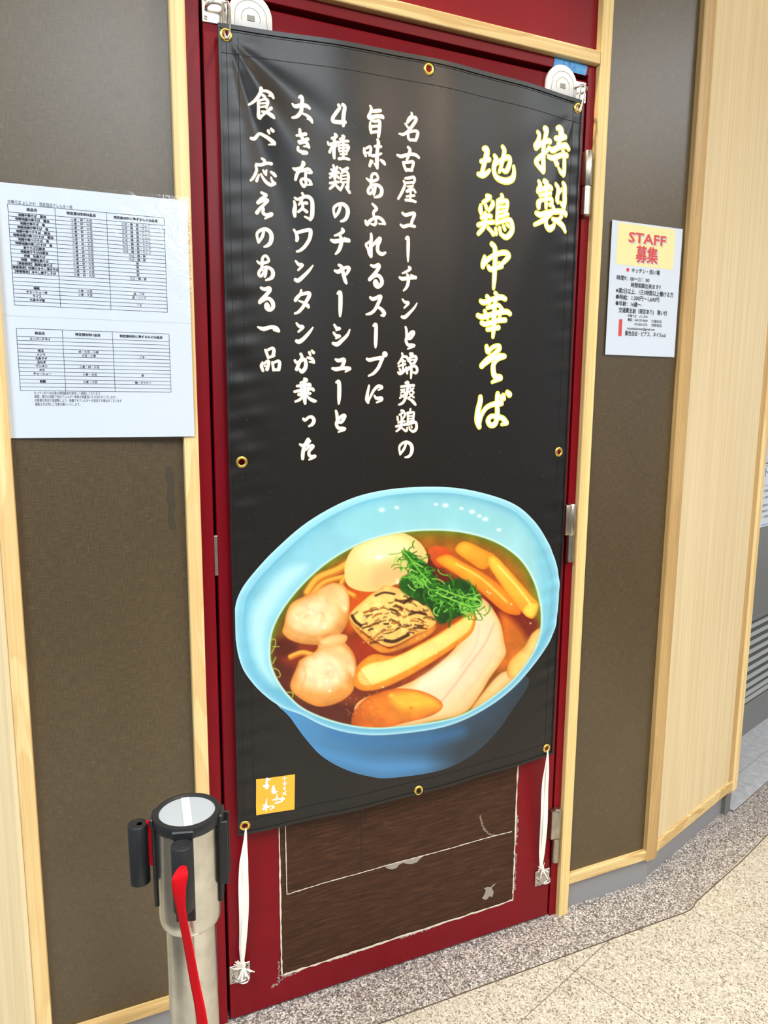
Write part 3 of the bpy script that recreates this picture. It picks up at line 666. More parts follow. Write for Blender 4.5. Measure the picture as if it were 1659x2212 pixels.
GLYPHS=[
('食', '68.9,1370.8,5.9 68.0,1364.7,5.7 62.7,1355.6,5.5 56.0,1349.0,4.4 49.1,1344.7,3.1|71.2,1366.9,3.6 78.7,1367.8,5.0 86.3,1364.7,6.7 89.8,1358.9,4.6|87.8,1361.7,5.0 81.7,1360.7,2.1|71.5,1360.1,4.6 74.6,1357.9,4.7|64.6,1351.0,3.7 74.2,1354.1,3.8 79.0,1353.1,5.1 79.3,1347.8,5.0 77.4,1341.0,3.8|65.8,1346.9,2.7 77.3,1348.4,3.1|65.8,1341.5,2.7 77.4,1343.2,3.4|64.2,1350.6,4.5 64.7,1337.5,4.5 65.3,1327.3,6.0 67.6,1324.1,4.1|66.8,1324.8,4.5 74.4,1332.0,4.1 85.3,1341.0,5.5|70.5,1334.8,3.7 79.8,1333.1,5.3 86.9,1329.2,6.5 90.5,1326.1,3.5'),
('べ', '51.8,1290.5,4.8 57.7,1291.0,5.6 65.6,1299.6,4.7 71.5,1298.5,5.0 80.9,1293.7,5.8 89.6,1287.4,6.6 91.5,1284.8,4.6|90.4,1284.8,3.9 81.7,1283.4,1.9|80.8,1305.3,4.7 82.6,1301.3,3.4|85.5,1308.6,3.8 88.6,1305.4,5.4'),
('応', '69.8,1259.8,3.6 74.3,1257.2,4.8 73.8,1254.0,4.4|59.8,1249.1,4.5 66.5,1248.8,5.3 78.3,1252.9,4.8 86.0,1252.8,5.4|58.5,1246.5,3.7 60.0,1239.7,4.9 56.9,1231.5,4.8 52.7,1224.8,4.4 49.3,1221.4,3.2|64.0,1232.4,2.9 61.8,1227.4,4.1 59.6,1221.7,4.9|67.8,1233.6,3.3 71.1,1227.7,4.5 76.0,1222.0,5.7 83.5,1218.0,6.1 90.2,1220.3,6.1|85.4,1230.1,2.8 87.3,1224.7,4.0 91.8,1220.8,4.8|71.8,1240.4,3.3 75.1,1235.7,4.9 77.5,1241.1,3.2|75.5,1237.7,5.3 76.3,1233.9,4.1|85.5,1239.1,4.0 89.9,1236.3,5.6 92.8,1233.4,4.8'),
('え', '67.9,1202.9,4.5 75.5,1199.8,6.1|75.4,1198.2,4.9 66.9,1192.5,4.9 61.1,1185.7,5.7|61.1,1184.9,4.5 71.1,1190.6,4.9 77.8,1191.3,6.2 72.6,1184.4,4.9 64.9,1176.5,5.3 59.0,1168.8,6.3|68.3,1179.2,4.9 70.4,1176.2,4.9 69.8,1169.8,5.3 75.6,1166.4,5.8 85.0,1168.9,6.2|85.0,1167.1,4.5 73.0,1160.2,2.6'),
('の', '70.4,1137.9,4.5 67.4,1128.9,5.3 60.9,1118.6,3.4|60.5,1120.3,4.1 58.6,1128.2,4.2 59.1,1134.6,4.9 65.8,1140.3,5.3 74.3,1142.2,6.2 81.9,1138.1,7.0 84.2,1129.4,7.5 81.5,1119.5,6.6 75.5,1114.2,5.0 70.8,1112.2,2.9'),
('あ', '57.8,1087.2,2.6 62.4,1083.8,4.9 70.8,1085.2,5.1 78.4,1088.5,4.1 76.0,1095.3,4.6 71.8,1097.0,4.5 67.5,1092.7,4.5 66.5,1082.9,5.1 66.0,1073.2,4.9|74.0,1076.1,4.1 72.6,1066.2,4.6 70.8,1061.2,3.7|66.4,1075.6,4.9 61.3,1069.6,4.9 60.8,1063.9,5.0 64.5,1061.7,4.0 70.1,1070.2,4.5 73.2,1076.0,4.1|69.8,1077.4,4.1 76.6,1077.9,5.0 84.1,1073.5,6.2 85.7,1066.2,6.7 82.2,1059.5,5.8 72.8,1055.6,2.9'),
('る', '64.1,1041.7,4.6 70.0,1039.6,6.2 78.5,1042.1,6.3 79.3,1038.0,6.3 72.4,1029.5,6.3 62.9,1019.1,6.7 61.1,1016.1,5.4|62.0,1017.4,5.8 71.4,1022.8,5.4 78.2,1023.6,6.3 84.1,1017.7,7.2 84.8,1009.4,6.7 78.7,1004.2,6.3 72.8,1007.2,5.9 71.6,1012.5,4.6 74.2,1015.1,4.2 77.1,1010.7,5.0'),
('一', '57.5,973.5,3.3 67.2,970.5,7.1 79.2,973.9,6.3 89.4,973.0,7.2 94.1,968.2,6.0|92.8,967.7,4.2 85.3,969.1,2.5'),
('品', '69.5,933.8,3.4 72.4,927.2,5.1 74.8,919.6,4.3|73.4,933.1,4.3 82.9,937.4,4.9 85.4,931.7,6.0 83.1,923.2,5.6|76.6,920.5,4.3 85.3,924.1,4.7|64.4,911.4,3.4 62.2,905.0,5.5 65.1,896.6,4.7|66.5,908.5,3.8 73.9,914.1,5.1 75.6,910.4,5.1 72.4,899.3,6.4|67.8,904.7,2.7 75.5,906.1,3.0|82.1,911.8,4.3 83.3,904.6,4.7 84.0,897.8,4.3|83.4,910.6,3.9 92.9,914.6,5.1 95.5,910.0,5.6 93.6,899.7,6.0|84.0,899.1,5.1 94.4,898.7,4.3'),
('大', '124.2,1354.7,3.3 129.1,1351.4,6.6 139.3,1354.3,6.5 148.4,1354.6,6.4 154.2,1351.2,4.4|136.6,1367.2,4.3 139.4,1369.0,5.5 141.5,1364.7,5.9 140.5,1353.7,6.1 138.9,1343.9,6.2 131.8,1334.9,5.8 122.6,1331.1,3.3|141.4,1341.1,3.3 148.9,1338.8,4.9 155.5,1333.2,6.6 158.3,1328.0,3.7|155.5,1332.4,4.1 149.5,1332.7,1.8'),
('き', '135.5,1312.9,5.0 136.1,1305.0,5.8 139.7,1299.1,5.8 147.2,1292.1,6.2 150.9,1285.3,5.0|129.6,1302.1,4.0 138.2,1304.5,5.4 145.6,1306.9,6.0|133.6,1293.1,4.9 134.0,1291.6,5.3 141.4,1296.1,4.6 149.2,1298.7,6.0|134.4,1289.8,4.1 144.7,1292.9,4.1|150.5,1286.5,4.6 141.9,1285.8,2.5|131.7,1283.1,4.1 131.7,1278.4,4.8 138.4,1275.9,5.7 146.8,1275.3,6.2 138.8,1272.8,2.6'),
('な', '123.1,1247.8,3.2 128.4,1246.2,6.4 136.6,1249.9,5.2 140.8,1256.5,6.9 139.8,1259.2,4.8|139.1,1254.8,4.8 139.1,1250.9,4.4 133.3,1244.2,5.6 129.3,1237.7,5.6 127.3,1229.8,4.8|133.4,1242.7,3.2 143.2,1246.6,5.7 149.9,1247.9,6.1 154.5,1243.6,5.3|146.2,1241.9,2.6 154.1,1242.5,3.7|144.9,1242.0,4.8 144.5,1234.1,4.4 145.0,1227.1,4.8|145.8,1231.8,4.0 139.2,1231.4,4.8 136.3,1227.7,4.4 138.4,1222.7,4.8 142.1,1219.0,4.8 145.8,1224.8,4.4|145.8,1231.8,4.0 151.6,1229.1,5.3 154.6,1223.8,4.9|146.7,1221.7,2.0 154.1,1223.0,3.2'),
('肉', '124.9,1193.5,3.6 126.6,1186.4,5.7 125.5,1176.8,7.5 126.2,1168.5,4.9|126.2,1199.1,3.9 131.9,1197.1,5.0 141.8,1201.7,5.3 150.1,1202.2,6.5 156.0,1196.2,6.5 156.9,1182.7,6.9 156.1,1170.6,7.0 153.2,1164.1,4.9|153.6,1164.9,5.3 143.6,1168.7,2.9|138.9,1207.8,4.0 141.8,1203.2,4.9|138.5,1198.3,4.9 136.5,1193.4,4.0 133.2,1188.4,3.2|137.7,1191.9,3.2 146.8,1191.7,5.5|139.4,1190.4,4.9 139.4,1183.2,4.9 132.4,1176.4,4.2|139.4,1182.4,4.1 146.9,1177.3,5.5'),
('ワ', '124.4,1145.4,3.7 128.5,1139.2,4.9 130.2,1132.0,6.4 129.3,1127.5,5.4|129.4,1140.9,4.9 139.4,1143.9,5.8 151.6,1147.0,5.9 153.9,1143.1,6.8 152.0,1131.6,6.2 144.4,1119.0,5.8 136.0,1111.2,5.0 129.2,1108.4,3.2'),
('ン', '127.3,1091.9,3.4 132.4,1086.4,5.5 139.2,1085.5,5.0 131.4,1076.4,3.2|157.9,1085.7,2.3 150.2,1075.8,5.0 139.0,1064.5,6.3 131.2,1058.2,6.9 126.5,1059.2,6.3'),
('タ', '136.6,1041.5,3.8 135.3,1035.2,5.1 129.1,1028.2,6.4 125.8,1023.5,6.0|136.1,1034.4,5.1 150.4,1037.2,6.4 150.4,1030.9,6.6 145.5,1022.3,6.0 139.4,1012.0,5.6 131.4,1003.2,5.1 124.4,1000.0,3.2|132.5,1022.6,3.2 139.4,1020.4,4.3 147.2,1015.7,6.8 149.4,1012.4,5.1'),
('ン', '127.3,982.9,3.4 132.0,978.0,5.6 139.0,976.4,5.6 130.6,967.8,3.3|157.4,976.4,2.4 150.3,966.8,5.2 139.7,955.4,6.7 131.7,950.1,7.6 127.4,951.2,6.5'),
('が', '134.6,928.0,5.2 136.7,922.0,5.2 131.3,911.6,6.1 126.8,900.4,6.5|123.5,916.2,4.3 127.8,912.4,5.2 140.2,918.7,6.1 143.6,912.8,6.5 142.7,903.3,7.0 136.4,896.3,7.0 132.1,900.5,4.3|147.3,921.9,4.4 155.2,919.9,6.1 158.7,913.5,4.8|158.7,913.5,3.9 150.7,914.2,2.6|150.4,931.4,4.8 152.2,926.7,3.9|155.3,934.5,4.2 158.4,931.2,5.4'),
('乗', '141.4,882.8,5.8 144.5,880.6,5.8 133.6,875.8,3.9|127.3,870.0,4.6 138.2,871.3,5.8 149.2,873.8,5.4 151.9,871.5,4.7|141.4,876.7,6.6 141.2,860.6,6.6 141.1,845.3,6.6 141.8,838.3,4.7|122.5,859.7,4.8 138.1,862.9,5.8 153.8,865.4,5.8 157.7,862.7,5.1|130.2,854.4,5.6 141.2,856.0,5.6 151.0,856.9,5.6|134.3,871.3,4.2 135.7,852.9,3.9|148.4,873.0,3.9 146.7,856.1,3.9|138.0,852.2,4.7 131.7,845.2,5.0 123.9,841.7,4.0|144.3,852.2,3.9 152.1,846.1,5.8 158.4,843.1,6.4 161.9,842.7,3.9'),
('っ', '138.4,809.7,4.7 141.6,807.4,5.3 148.7,812.8,5.1 155.0,812.8,5.9 158.3,806.6,6.7 154.9,799.6,5.9 148.7,796.1,3.3'),
('た', '131.3,762.6,3.5 136.4,760.2,5.9 144.4,764.5,4.7 148.8,768.7,4.7 147.0,772.3,4.7 143.6,767.6,4.7 138.7,755.9,6.3 136.7,744.1,6.7 136.3,735.5,5.5|150.8,768.3,3.6 144.3,760.9,4.3|141.9,751.1,3.3 148.3,758.1,5.5 155.5,759.6,5.6 155.5,756.1,5.2 149.0,749.5,5.4 148.6,742.4,5.7 153.0,739.1,5.7 159.8,739.8,6.0 154.5,736.3,4.8 148.5,733.3,2.8'),
('4', '204.8,1361.0,5.2 206.6,1356.6,5.6 200.8,1348.4,6.0 195.1,1339.4,6.0 196.0,1334.1,6.5 205.4,1333.4,6.5 216.5,1334.6,6.9|212.4,1362.3,5.9 215.9,1359.2,6.1 214.4,1348.3,6.9 213.8,1336.6,6.9 214.0,1328.5,4.9'),
('種', '199.4,1312.4,5.4 201.6,1309.4,4.8 193.3,1305.3,4.3|185.8,1298.0,3.3 188.7,1294.3,5.0 203.6,1300.0,4.6|197.6,1305.0,5.4 197.4,1295.3,5.4 196.3,1280.7,6.1 196.8,1272.2,4.6|193.9,1294.1,4.2 191.2,1287.4,4.2 188.6,1281.4,4.9|199.1,1291.5,3.4 202.2,1294.7,3.2|213.3,1311.1,5.4 215.4,1309.4,4.6 208.2,1305.5,4.0|205.3,1299.4,4.0 214.1,1302.8,4.6 222.9,1303.8,4.6|214.1,1307.6,4.2 214.0,1289.2,4.2 213.7,1273.8,4.7|206.0,1295.5,3.5 205.9,1289.0,3.5 206.8,1284.3,3.2|207.0,1294.8,3.2 219.3,1297.0,4.6 223.7,1293.5,5.1 220.1,1285.8,4.7|207.8,1290.1,2.9 220.2,1292.7,2.9|207.7,1285.0,2.9 220.1,1287.3,3.4|208.5,1280.0,3.2 220.1,1281.8,3.8|205.7,1272.0,5.2 215.5,1274.0,5.1 224.4,1273.0,4.3'),
('類', '195.0,1259.5,4.2 197.4,1250.0,5.1 197.2,1237.1,5.1|191.3,1251.8,4.2 194.8,1249.8,4.2|201.9,1257.0,5.1 199.2,1251.0,4.2|188.6,1244.2,4.4 196.5,1247.5,4.2 204.4,1248.4,5.1|194.7,1243.3,4.0 188.5,1237.8,3.8|199.1,1243.7,4.2 204.3,1239.4,4.7|188.4,1228.5,4.2 196.3,1230.5,4.6 204.2,1232.1,4.2|198.1,1233.9,4.2 196.2,1227.2,5.1 188.3,1219.2,4.2|198.0,1227.4,4.2 205.0,1220.8,5.1|207.2,1256.0,3.8 212.5,1253.3,4.7 221.5,1257.6,5.3|214.3,1252.7,3.6 211.5,1248.3,3.2|209.0,1246.4,3.2 208.7,1232.6,3.8|210.7,1249.0,3.9 218.7,1251.6,4.3 222.7,1245.5,5.1 221.6,1229.1,5.1 222.4,1225.1,4.5|211.5,1243.4,2.7 218.6,1245.0,2.7|211.4,1237.6,2.7 218.6,1239.2,2.7|210.4,1231.9,3.2 219.4,1233.7,3.3|213.1,1229.4,4.3 207.6,1218.6,4.3|218.4,1224.6,5.0 224.6,1216.3,5.2'),
('の', '207.4,1191.0,4.7 203.9,1180.9,5.2 197.4,1171.3,3.5|197.0,1173.1,4.2 194.8,1181.8,4.2 196.1,1188.4,5.0 203.0,1193.5,5.1 211.0,1195.0,6.4 219.0,1190.4,7.3 221.3,1181.6,7.3 218.1,1171.5,6.4 212.8,1166.6,5.1 207.9,1165.0,3.0'),
('チ', '211.1,1151.7,5.3 212.5,1148.1,6.0 205.0,1142.7,5.1 197.2,1139.7,3.4|190.8,1131.6,4.6 197.3,1129.9,7.2 210.4,1132.4,6.4 221.9,1133.2,7.3 223.3,1132.1,5.6|221.9,1134.0,5.2 214.8,1137.0,2.6|207.7,1138.8,5.1 209.5,1133.2,6.8 208.3,1123.2,6.8 204.4,1113.9,5.9 199.2,1108.2,3.4'),
('ャ', '205.5,1089.1,5.0 210.8,1085.3,6.0 213.6,1073.7,6.5 217.3,1062.2,6.5 219.5,1058.1,4.5|198.1,1078.8,4.3 204.7,1077.4,7.3 213.5,1083.8,5.2 222.4,1085.9,6.1 224.2,1082.7,6.1 219.8,1074.9,4.8 216.3,1071.4,3.0'),
('ー', '203.6,1038.9,4.5 207.2,1041.2,6.9 208.5,1035.7,7.4 208.6,1021.4,7.4 208.3,1006.9,6.5 207.8,998.4,3.3'),
('シ', '197.2,982.6,3.9 201.7,976.8,5.7 207.0,976.1,5.4 200.8,972.9,3.1|195.9,968.5,3.9 200.8,963.1,5.7 207.1,962.4,5.5 200.4,958.3,3.1|226.5,974.7,2.7 221.6,964.6,5.3 211.6,954.8,6.6 202.6,947.6,7.9 195.0,949.1,5.3'),
('ュ', '200.0,919.9,4.4 205.4,917.8,6.7 214.5,920.2,6.7 216.3,916.8,6.4 211.8,906.2,6.3|194.1,903.2,4.9 200.9,902.0,7.1 212.7,904.0,6.7 225.6,903.9,6.8 227.5,902.6,4.5|224.7,901.2,4.5 218.7,897.6,2.9'),
('ー', '201.2,877.7,4.1 204.8,879.7,5.9 206.4,876.2,7.1 206.9,863.8,7.5 206.5,848.2,6.8 205.9,838.1,3.4'),
('と', '200.4,824.7,4.0 202.1,819.3,5.6 202.9,810.6,5.8 202.9,807.5,5.0|203.7,806.7,5.6 210.2,813.8,6.0 216.0,816.5,5.8 217.6,813.8,6.3 211.9,804.3,6.0 206.2,802.7,4.0|202.9,807.5,5.0 201.3,799.6,5.8 205.4,792.5,6.3 212.8,791.6,7.1 218.1,791.2,5.0|216.9,789.2,4.7 205.4,785.0,2.9'),
('旨', '263.5,1367.2,3.8 265.8,1363.6,5.1 264.0,1356.2,5.3 261.4,1350.3,6.8|266.8,1359.0,4.9 275.0,1360.6,6.2 283.3,1362.6,5.8|260.5,1349.0,5.9 263.3,1347.4,6.8 274.2,1351.4,6.8 286.2,1353.1,6.9 288.6,1351.5,5.2|263.8,1339.6,3.6 264.5,1331.0,6.1 266.0,1322.9,4.3|266.1,1343.1,4.3 274.3,1343.4,5.1 281.7,1345.3,5.2 282.3,1337.4,6.4 281.2,1325.3,6.4 280.4,1318.4,5.2|268.1,1333.9,4.9 280.0,1336.3,4.7|267.4,1324.2,4.7 278.4,1326.5,5.1'),
('味', '253.3,1295.4,3.8 253.9,1289.1,6.0 256.2,1282.9,4.7|257.4,1295.9,3.8 264.2,1299.6,4.7 266.1,1295.4,5.1 263.7,1285.4,5.9|257.5,1287.9,3.4 266.2,1290.6,3.4|273.9,1301.2,4.3 279.8,1302.3,5.3 285.4,1302.2,5.0|278.7,1313.0,4.7 280.6,1307.6,6.5 278.6,1292.9,6.5 278.4,1276.7,7.4 279.0,1264.6,4.6|278.5,1266.1,5.3 272.9,1272.0,2.8|269.1,1284.5,5.2 277.4,1286.3,5.6 286.6,1290.7,3.5|266.4,1276.0,4.3 264.1,1266.8,5.2|265.5,1269.4,4.8 269.6,1275.6,3.3|285.9,1279.3,4.4 291.1,1276.2,6.5 293.7,1273.3,4.8'),
('あ', '257.9,1244.3,3.1 264.5,1240.6,5.3 272.9,1242.0,5.3 280.5,1246.7,4.4 277.7,1253.7,4.8 273.0,1254.4,4.8 268.3,1250.9,4.8 266.8,1240.0,5.5 266.8,1230.1,5.3|275.8,1233.7,4.4 273.8,1223.5,4.9 271.9,1217.5,4.0|267.2,1232.7,5.3 261.6,1226.2,5.3 261.1,1220.4,5.3 265.3,1218.4,4.2 271.9,1227.4,4.9 274.8,1233.6,4.4|271.0,1234.8,4.4 278.6,1235.7,5.3 286.2,1231.6,6.7 288.1,1224.4,7.1 284.3,1217.3,6.2 273.8,1213.2,3.1'),
('ふ', '269.5,1201.1,4.0 274.7,1197.1,5.5 277.6,1193.2,5.5 272.0,1187.6,5.3 271.9,1180.9,4.9 273.8,1177.0,4.9 276.6,1171.4,5.4 273.8,1165.3,5.4 267.1,1165.8,3.6|255.8,1169.7,5.1 258.6,1164.2,6.2 264.2,1171.0,5.8 272.8,1176.9,4.5|272.8,1177.7,5.4 281.4,1178.6,5.8 289.1,1175.2,6.3 294.0,1169.0,5.4|294.0,1168.6,3.6 282.4,1167.8,2.7'),
('れ', '266.7,1148.3,4.5 267.2,1141.2,5.8 266.3,1126.0,7.1 266.9,1108.8,5.8|257.8,1129.9,4.4 263.4,1134.1,4.5|257.3,1130.2,4.4 256.8,1126.9,4.4 261.6,1119.7,5.5 263.1,1114.0,6.2 266.5,1108.4,5.4|264.4,1123.3,4.5 273.9,1132.6,5.4 283.5,1141.5,6.8 284.5,1138.6,6.8 280.2,1128.9,6.8 280.7,1118.8,6.8 288.5,1114.4,6.8 295.8,1117.6,4.1'),
('る', '267.1,1092.8,4.5 273.3,1091.2,6.1 281.9,1094.4,6.8 282.9,1090.2,6.5 275.4,1079.4,6.5 265.0,1068.1,6.7|264.1,1066.7,5.6 274.5,1074.3,5.9 282.2,1075.2,6.8 288.0,1070.1,7.3 289.1,1061.6,7.3 281.5,1055.1,6.8 275.6,1058.1,6.3 274.1,1063.6,5.0 277.0,1066.3,4.5 280.4,1061.9,5.4'),
('ス', '266.4,1035.0,5.0 272.2,1032.3,6.5 285.6,1038.2,6.4 286.6,1034.9,6.9 281.0,1022.5,6.4 274.4,1011.7,5.9 266.8,1006.2,5.4 258.8,1004.1,3.2|281.0,1019.0,4.6 288.8,1015.1,6.4 294.8,1008.5,7.4 293.9,1004.1,6.0|293.9,1003.6,5.1 289.0,1003.8,3.7'),
('ー', '273.8,984.0,4.8 277.2,986.3,6.9 278.7,982.5,6.9 278.5,964.1,7.4 278.2,950.9,6.5 278.1,944.1,3.3'),
('プ', '261.2,922.3,5.0 267.0,920.7,6.9 280.5,923.7,6.5 291.7,924.9,7.6 290.3,919.5,6.5 284.6,906.9,6.5 275.0,896.1,5.6 264.9,891.0,3.3|297.4,932.0,11.2 297.6,931.8,11.2'),
('に', '265.8,872.8,3.7 265.0,867.7,4.5 262.6,856.6,6.1 261.8,846.3,7.2 264.4,840.4,4.5|264.4,842.4,4.1 269.4,852.7,4.5 276.1,864.6,5.4 284.7,871.9,6.2 291.6,870.4,6.5|292.5,868.8,5.0 284.8,864.3,2.6|277.1,853.6,3.7 281.5,848.8,5.8 291.0,849.7,5.8 291.9,845.7,5.2 281.6,840.9,2.9'),
('名', '344.5,1367.3,3.6 345.5,1363.7,4.4 339.6,1356.2,5.8 336.7,1349.8,4.7|337.9,1351.4,4.8 346.5,1359.3,4.8 352.6,1360.1,5.7 353.5,1355.7,6.1 345.9,1344.2,5.7 337.4,1334.1,5.3 328.9,1328.5,4.9 321.4,1328.7,3.2|332.4,1347.3,3.2 338.1,1341.7,4.2|338.4,1331.9,5.0 339.4,1323.8,5.0 343.0,1320.1,4.1|340.9,1333.8,4.1 351.4,1337.3,4.9 357.5,1335.8,5.9 356.8,1328.9,5.9 354.0,1321.4,4.7|342.1,1321.1,4.9 354.4,1321.8,5.1'),
('古', '339.0,1307.9,4.5 343.0,1303.8,5.9 341.1,1295.2,5.9 337.0,1284.9,4.2|318.4,1291.8,4.1 326.3,1290.5,6.1 340.2,1295.5,5.7 353.3,1296.6,5.9 361.0,1292.5,4.8|330.1,1281.1,4.1 332.9,1273.8,5.3 336.6,1267.3,4.9|331.0,1280.4,4.1 340.6,1282.2,5.3 349.3,1284.0,5.3 350.3,1279.5,5.3 347.3,1270.0,5.1|335.7,1268.7,5.7 348.0,1269.3,5.6'),
('屋', '335.2,1253.4,4.1 343.1,1255.0,5.3 351.9,1257.4,4.9 353.8,1252.2,5.0 351.3,1246.6,4.5|338.0,1246.0,4.5 352.1,1248.2,4.5|332.2,1248.4,4.1 334.6,1241.8,5.1 328.6,1228.0,5.4 321.6,1216.4,4.3|339.9,1239.6,3.3 350.5,1241.7,4.1|348.8,1239.4,3.5 338.3,1230.9,4.8 346.3,1233.7,4.1 352.4,1235.9,4.1|352.4,1235.9,4.1 355.9,1231.2,4.3|338.5,1222.0,3.8 353.6,1225.1,4.8|346.3,1231.4,4.1 345.7,1215.0,4.2|336.8,1215.6,5.0 347.5,1215.9,5.0 356.3,1214.4,4.8'),
('コ', '330.4,1191.8,4.6 337.2,1188.9,6.3 352.4,1193.5,6.3 354.7,1190.2,6.1 350.8,1181.2,5.9 348.2,1172.2,5.5|327.0,1170.3,4.2 332.9,1167.7,6.1 343.7,1171.0,5.9 355.5,1170.1,5.2'),
('ー', '338.1,1146.4,4.4 341.1,1149.0,6.4 342.6,1145.6,6.4 342.8,1131.3,6.6 342.6,1115.3,5.1 342.7,1105.7,2.6'),
('チ', '345.2,1095.5,4.7 347.5,1092.5,5.6 340.2,1087.1,4.7 331.6,1083.3,3.0|325.8,1075.3,4.3 331.3,1073.2,6.9 344.1,1075.3,6.4 357.8,1077.5,6.5 358.8,1076.7,5.6|356.9,1078.6,4.3 349.0,1081.7,2.6|341.7,1081.6,4.7 344.1,1076.1,6.4 343.3,1065.6,6.5 339.8,1057.3,5.2 334.4,1051.7,3.0'),
('ン', '332.3,1035.7,3.0 337.5,1030.7,5.2 344.9,1029.5,5.4 336.3,1020.0,3.0|362.8,1030.0,2.2 357.0,1021.1,4.3 347.0,1010.8,5.6 338.0,1003.0,7.1 332.0,1003.1,5.6'),
('と', '339.7,984.6,3.9 341.6,978.6,5.2 342.3,969.5,5.4 342.4,965.4,5.1|343.3,965.4,5.2 349.6,973.1,5.7 355.1,976.5,5.4 357.0,973.4,6.0 350.7,964.1,5.7 344.3,962.2,3.9|342.3,966.2,5.1 341.1,958.7,5.4 345.4,951.4,6.0 352.8,950.9,6.9 358.6,950.7,5.1|357.5,948.9,4.4 345.1,943.6,2.8'),
('錦', '333.2,934.9,3.9 334.7,929.5,4.8 330.2,921.1,4.4 325.3,915.1,3.2|336.6,928.7,3.9 343.1,928.1,5.3 347.4,920.7,4.4|334.0,918.7,3.3 340.4,920.5,3.5|326.3,910.2,3.9 333.2,912.8,4.0 340.5,914.7,4.0|335.8,922.1,3.7 335.3,897.8,4.2|328.7,905.2,4.2 331.6,899.4,3.3|342.5,908.0,4.4 338.9,902.1,3.7|326.0,898.5,4.6 330.7,896.1,5.1 340.8,903.0,4.0|350.4,934.6,5.1 355.0,934.3,5.7 351.4,930.0,4.8|349.6,926.6,4.4 350.7,917.5,4.4|351.4,927.5,4.0 360.7,930.3,4.9 363.6,925.3,5.3 358.7,916.8,5.5|352.5,922.4,2.8 359.9,924.0,2.8|351.7,915.8,3.4 360.1,916.9,3.5|348.1,909.0,4.0 344.0,902.2,4.4 344.8,897.2,4.0|345.4,903.1,3.7 354.6,910.0,4.2 362.1,911.0,5.3 366.0,904.4,5.3 363.3,898.4,5.3 357.6,899.6,3.7|352.6,915.0,4.6 353.4,902.4,5.3 352.9,888.1,3.2'),
('爽', '342.2,878.9,5.2 346.2,879.8,6.3 346.8,873.4,5.9 345.2,860.5,5.9 341.0,847.5,5.5 335.8,840.2,5.1 328.3,836.9,3.4|332.6,871.6,4.2 345.9,873.3,5.1 359.3,874.3,5.3|347.2,849.2,3.4 354.5,846.0,5.1 360.0,841.1,6.2 363.7,836.9,4.1|332.7,864.3,3.4 339.8,866.8,2.9|332.7,865.9,3.2 340.4,859.6,2.9|332.4,859.9,3.2 339.9,862.8,2.7|332.0,855.5,3.2 340.1,850.7,2.7|330.3,849.8,3.5 340.0,857.2,3.2|351.3,869.4,3.2 359.5,860.6,3.8|358.5,868.7,3.8 349.7,861.3,3.1|350.6,858.1,3.2 359.7,851.3,3.8|357.8,858.2,3.4 349.0,850.8,3.1'),
('鶏', '334.3,825.6,5.1 338.8,823.2,4.7 330.0,817.5,3.8|325.6,813.5,3.8 326.6,807.0,4.4|333.6,815.1,3.4 334.6,810.2,3.8|342.4,819.9,4.7 340.7,815.1,4.3 336.4,808.6,3.4|327.6,802.1,3.8 334.7,804.5,4.3 340.9,804.5,4.3|323.2,794.8,4.4 333.0,797.2,4.7 344.6,798.7,4.7|334.6,808.6,4.3 333.9,798.8,4.7 330.4,790.7,5.1 323.8,785.4,3.6|335.8,791.4,3.8 343.9,785.6,4.7|353.0,828.5,3.8 352.2,823.2,3.9 347.8,821.6,3.4|346.9,821.6,3.8 348.0,809.3,4.3 346.4,798.7,3.9|349.6,819.9,3.6 359.4,822.4,4.7 360.5,816.7,4.3 358.8,808.5,4.3|349.7,814.6,2.7 358.7,815.7,2.8|349.8,809.5,2.7 358.8,810.6,2.8|347.2,802.8,3.9 360.7,806.9,3.9|348.2,797.9,3.6 363.5,802.7,5.2 366.8,797.0,5.2 365.6,788.7,6.2 359.3,784.7,5.2 352.0,788.9,3.4|346.5,792.2,3.4 346.6,786.4,3.4|351.0,793.8,3.0 352.0,788.9,3.0|355.5,795.4,3.0 356.9,792.1,3.0'),
('の', '344.4,760.1,4.5 340.9,751.1,5.4 332.6,739.7,3.6|332.6,741.4,4.3 330.6,750.5,4.1 331.9,757.0,5.0 338.9,762.7,5.2 347.0,763.8,6.0 355.3,759.1,6.9 358.2,750.0,7.4 355.7,740.1,6.5 350.3,735.2,5.2 343.5,734.1,3.1'),
('特', '634.2,1380.9,5.9 638.9,1376.6,7.3 636.5,1364.7,8.4 629.6,1354.8,8.6|631.5,1351.6,9.0 642.8,1360.1,8.1 659.5,1369.2,8.2 669.0,1370.4,8.9|653.7,1391.1,9.9 658.8,1389.3,9.9 655.7,1375.4,8.5 652.3,1357.8,7.8 652.1,1337.0,8.4 653.0,1313.4,9.1 652.3,1308.6,7.0|652.3,1309.2,7.4 638.7,1318.2,7.3 633.1,1325.6,8.3 645.4,1337.7,7.3 660.1,1349.7,6.0 665.9,1356.7,4.3|689.1,1399.4,7.1 695.9,1400.7,10.7 699.4,1394.4,11.7 696.5,1380.7,7.7 691.8,1366.1,6.9|684.8,1379.2,7.1 697.3,1381.4,8.4 708.4,1386.2,9.5|666.7,1358.3,5.7 677.1,1354.6,9.3 693.5,1363.3,8.2 711.3,1368.9,10.4 721.9,1364.8,7.3|666.4,1340.1,6.8 679.8,1340.0,8.5 697.4,1347.5,7.8 718.2,1352.2,8.4|704.5,1357.6,6.4 710.3,1351.2,7.9 710.5,1335.0,10.2 711.9,1317.6,9.9 710.0,1311.8,6.6|709.4,1312.9,7.3 700.6,1316.4,7.8 694.4,1321.3,5.2|684.5,1334.6,6.9 688.7,1329.0,9.1'),
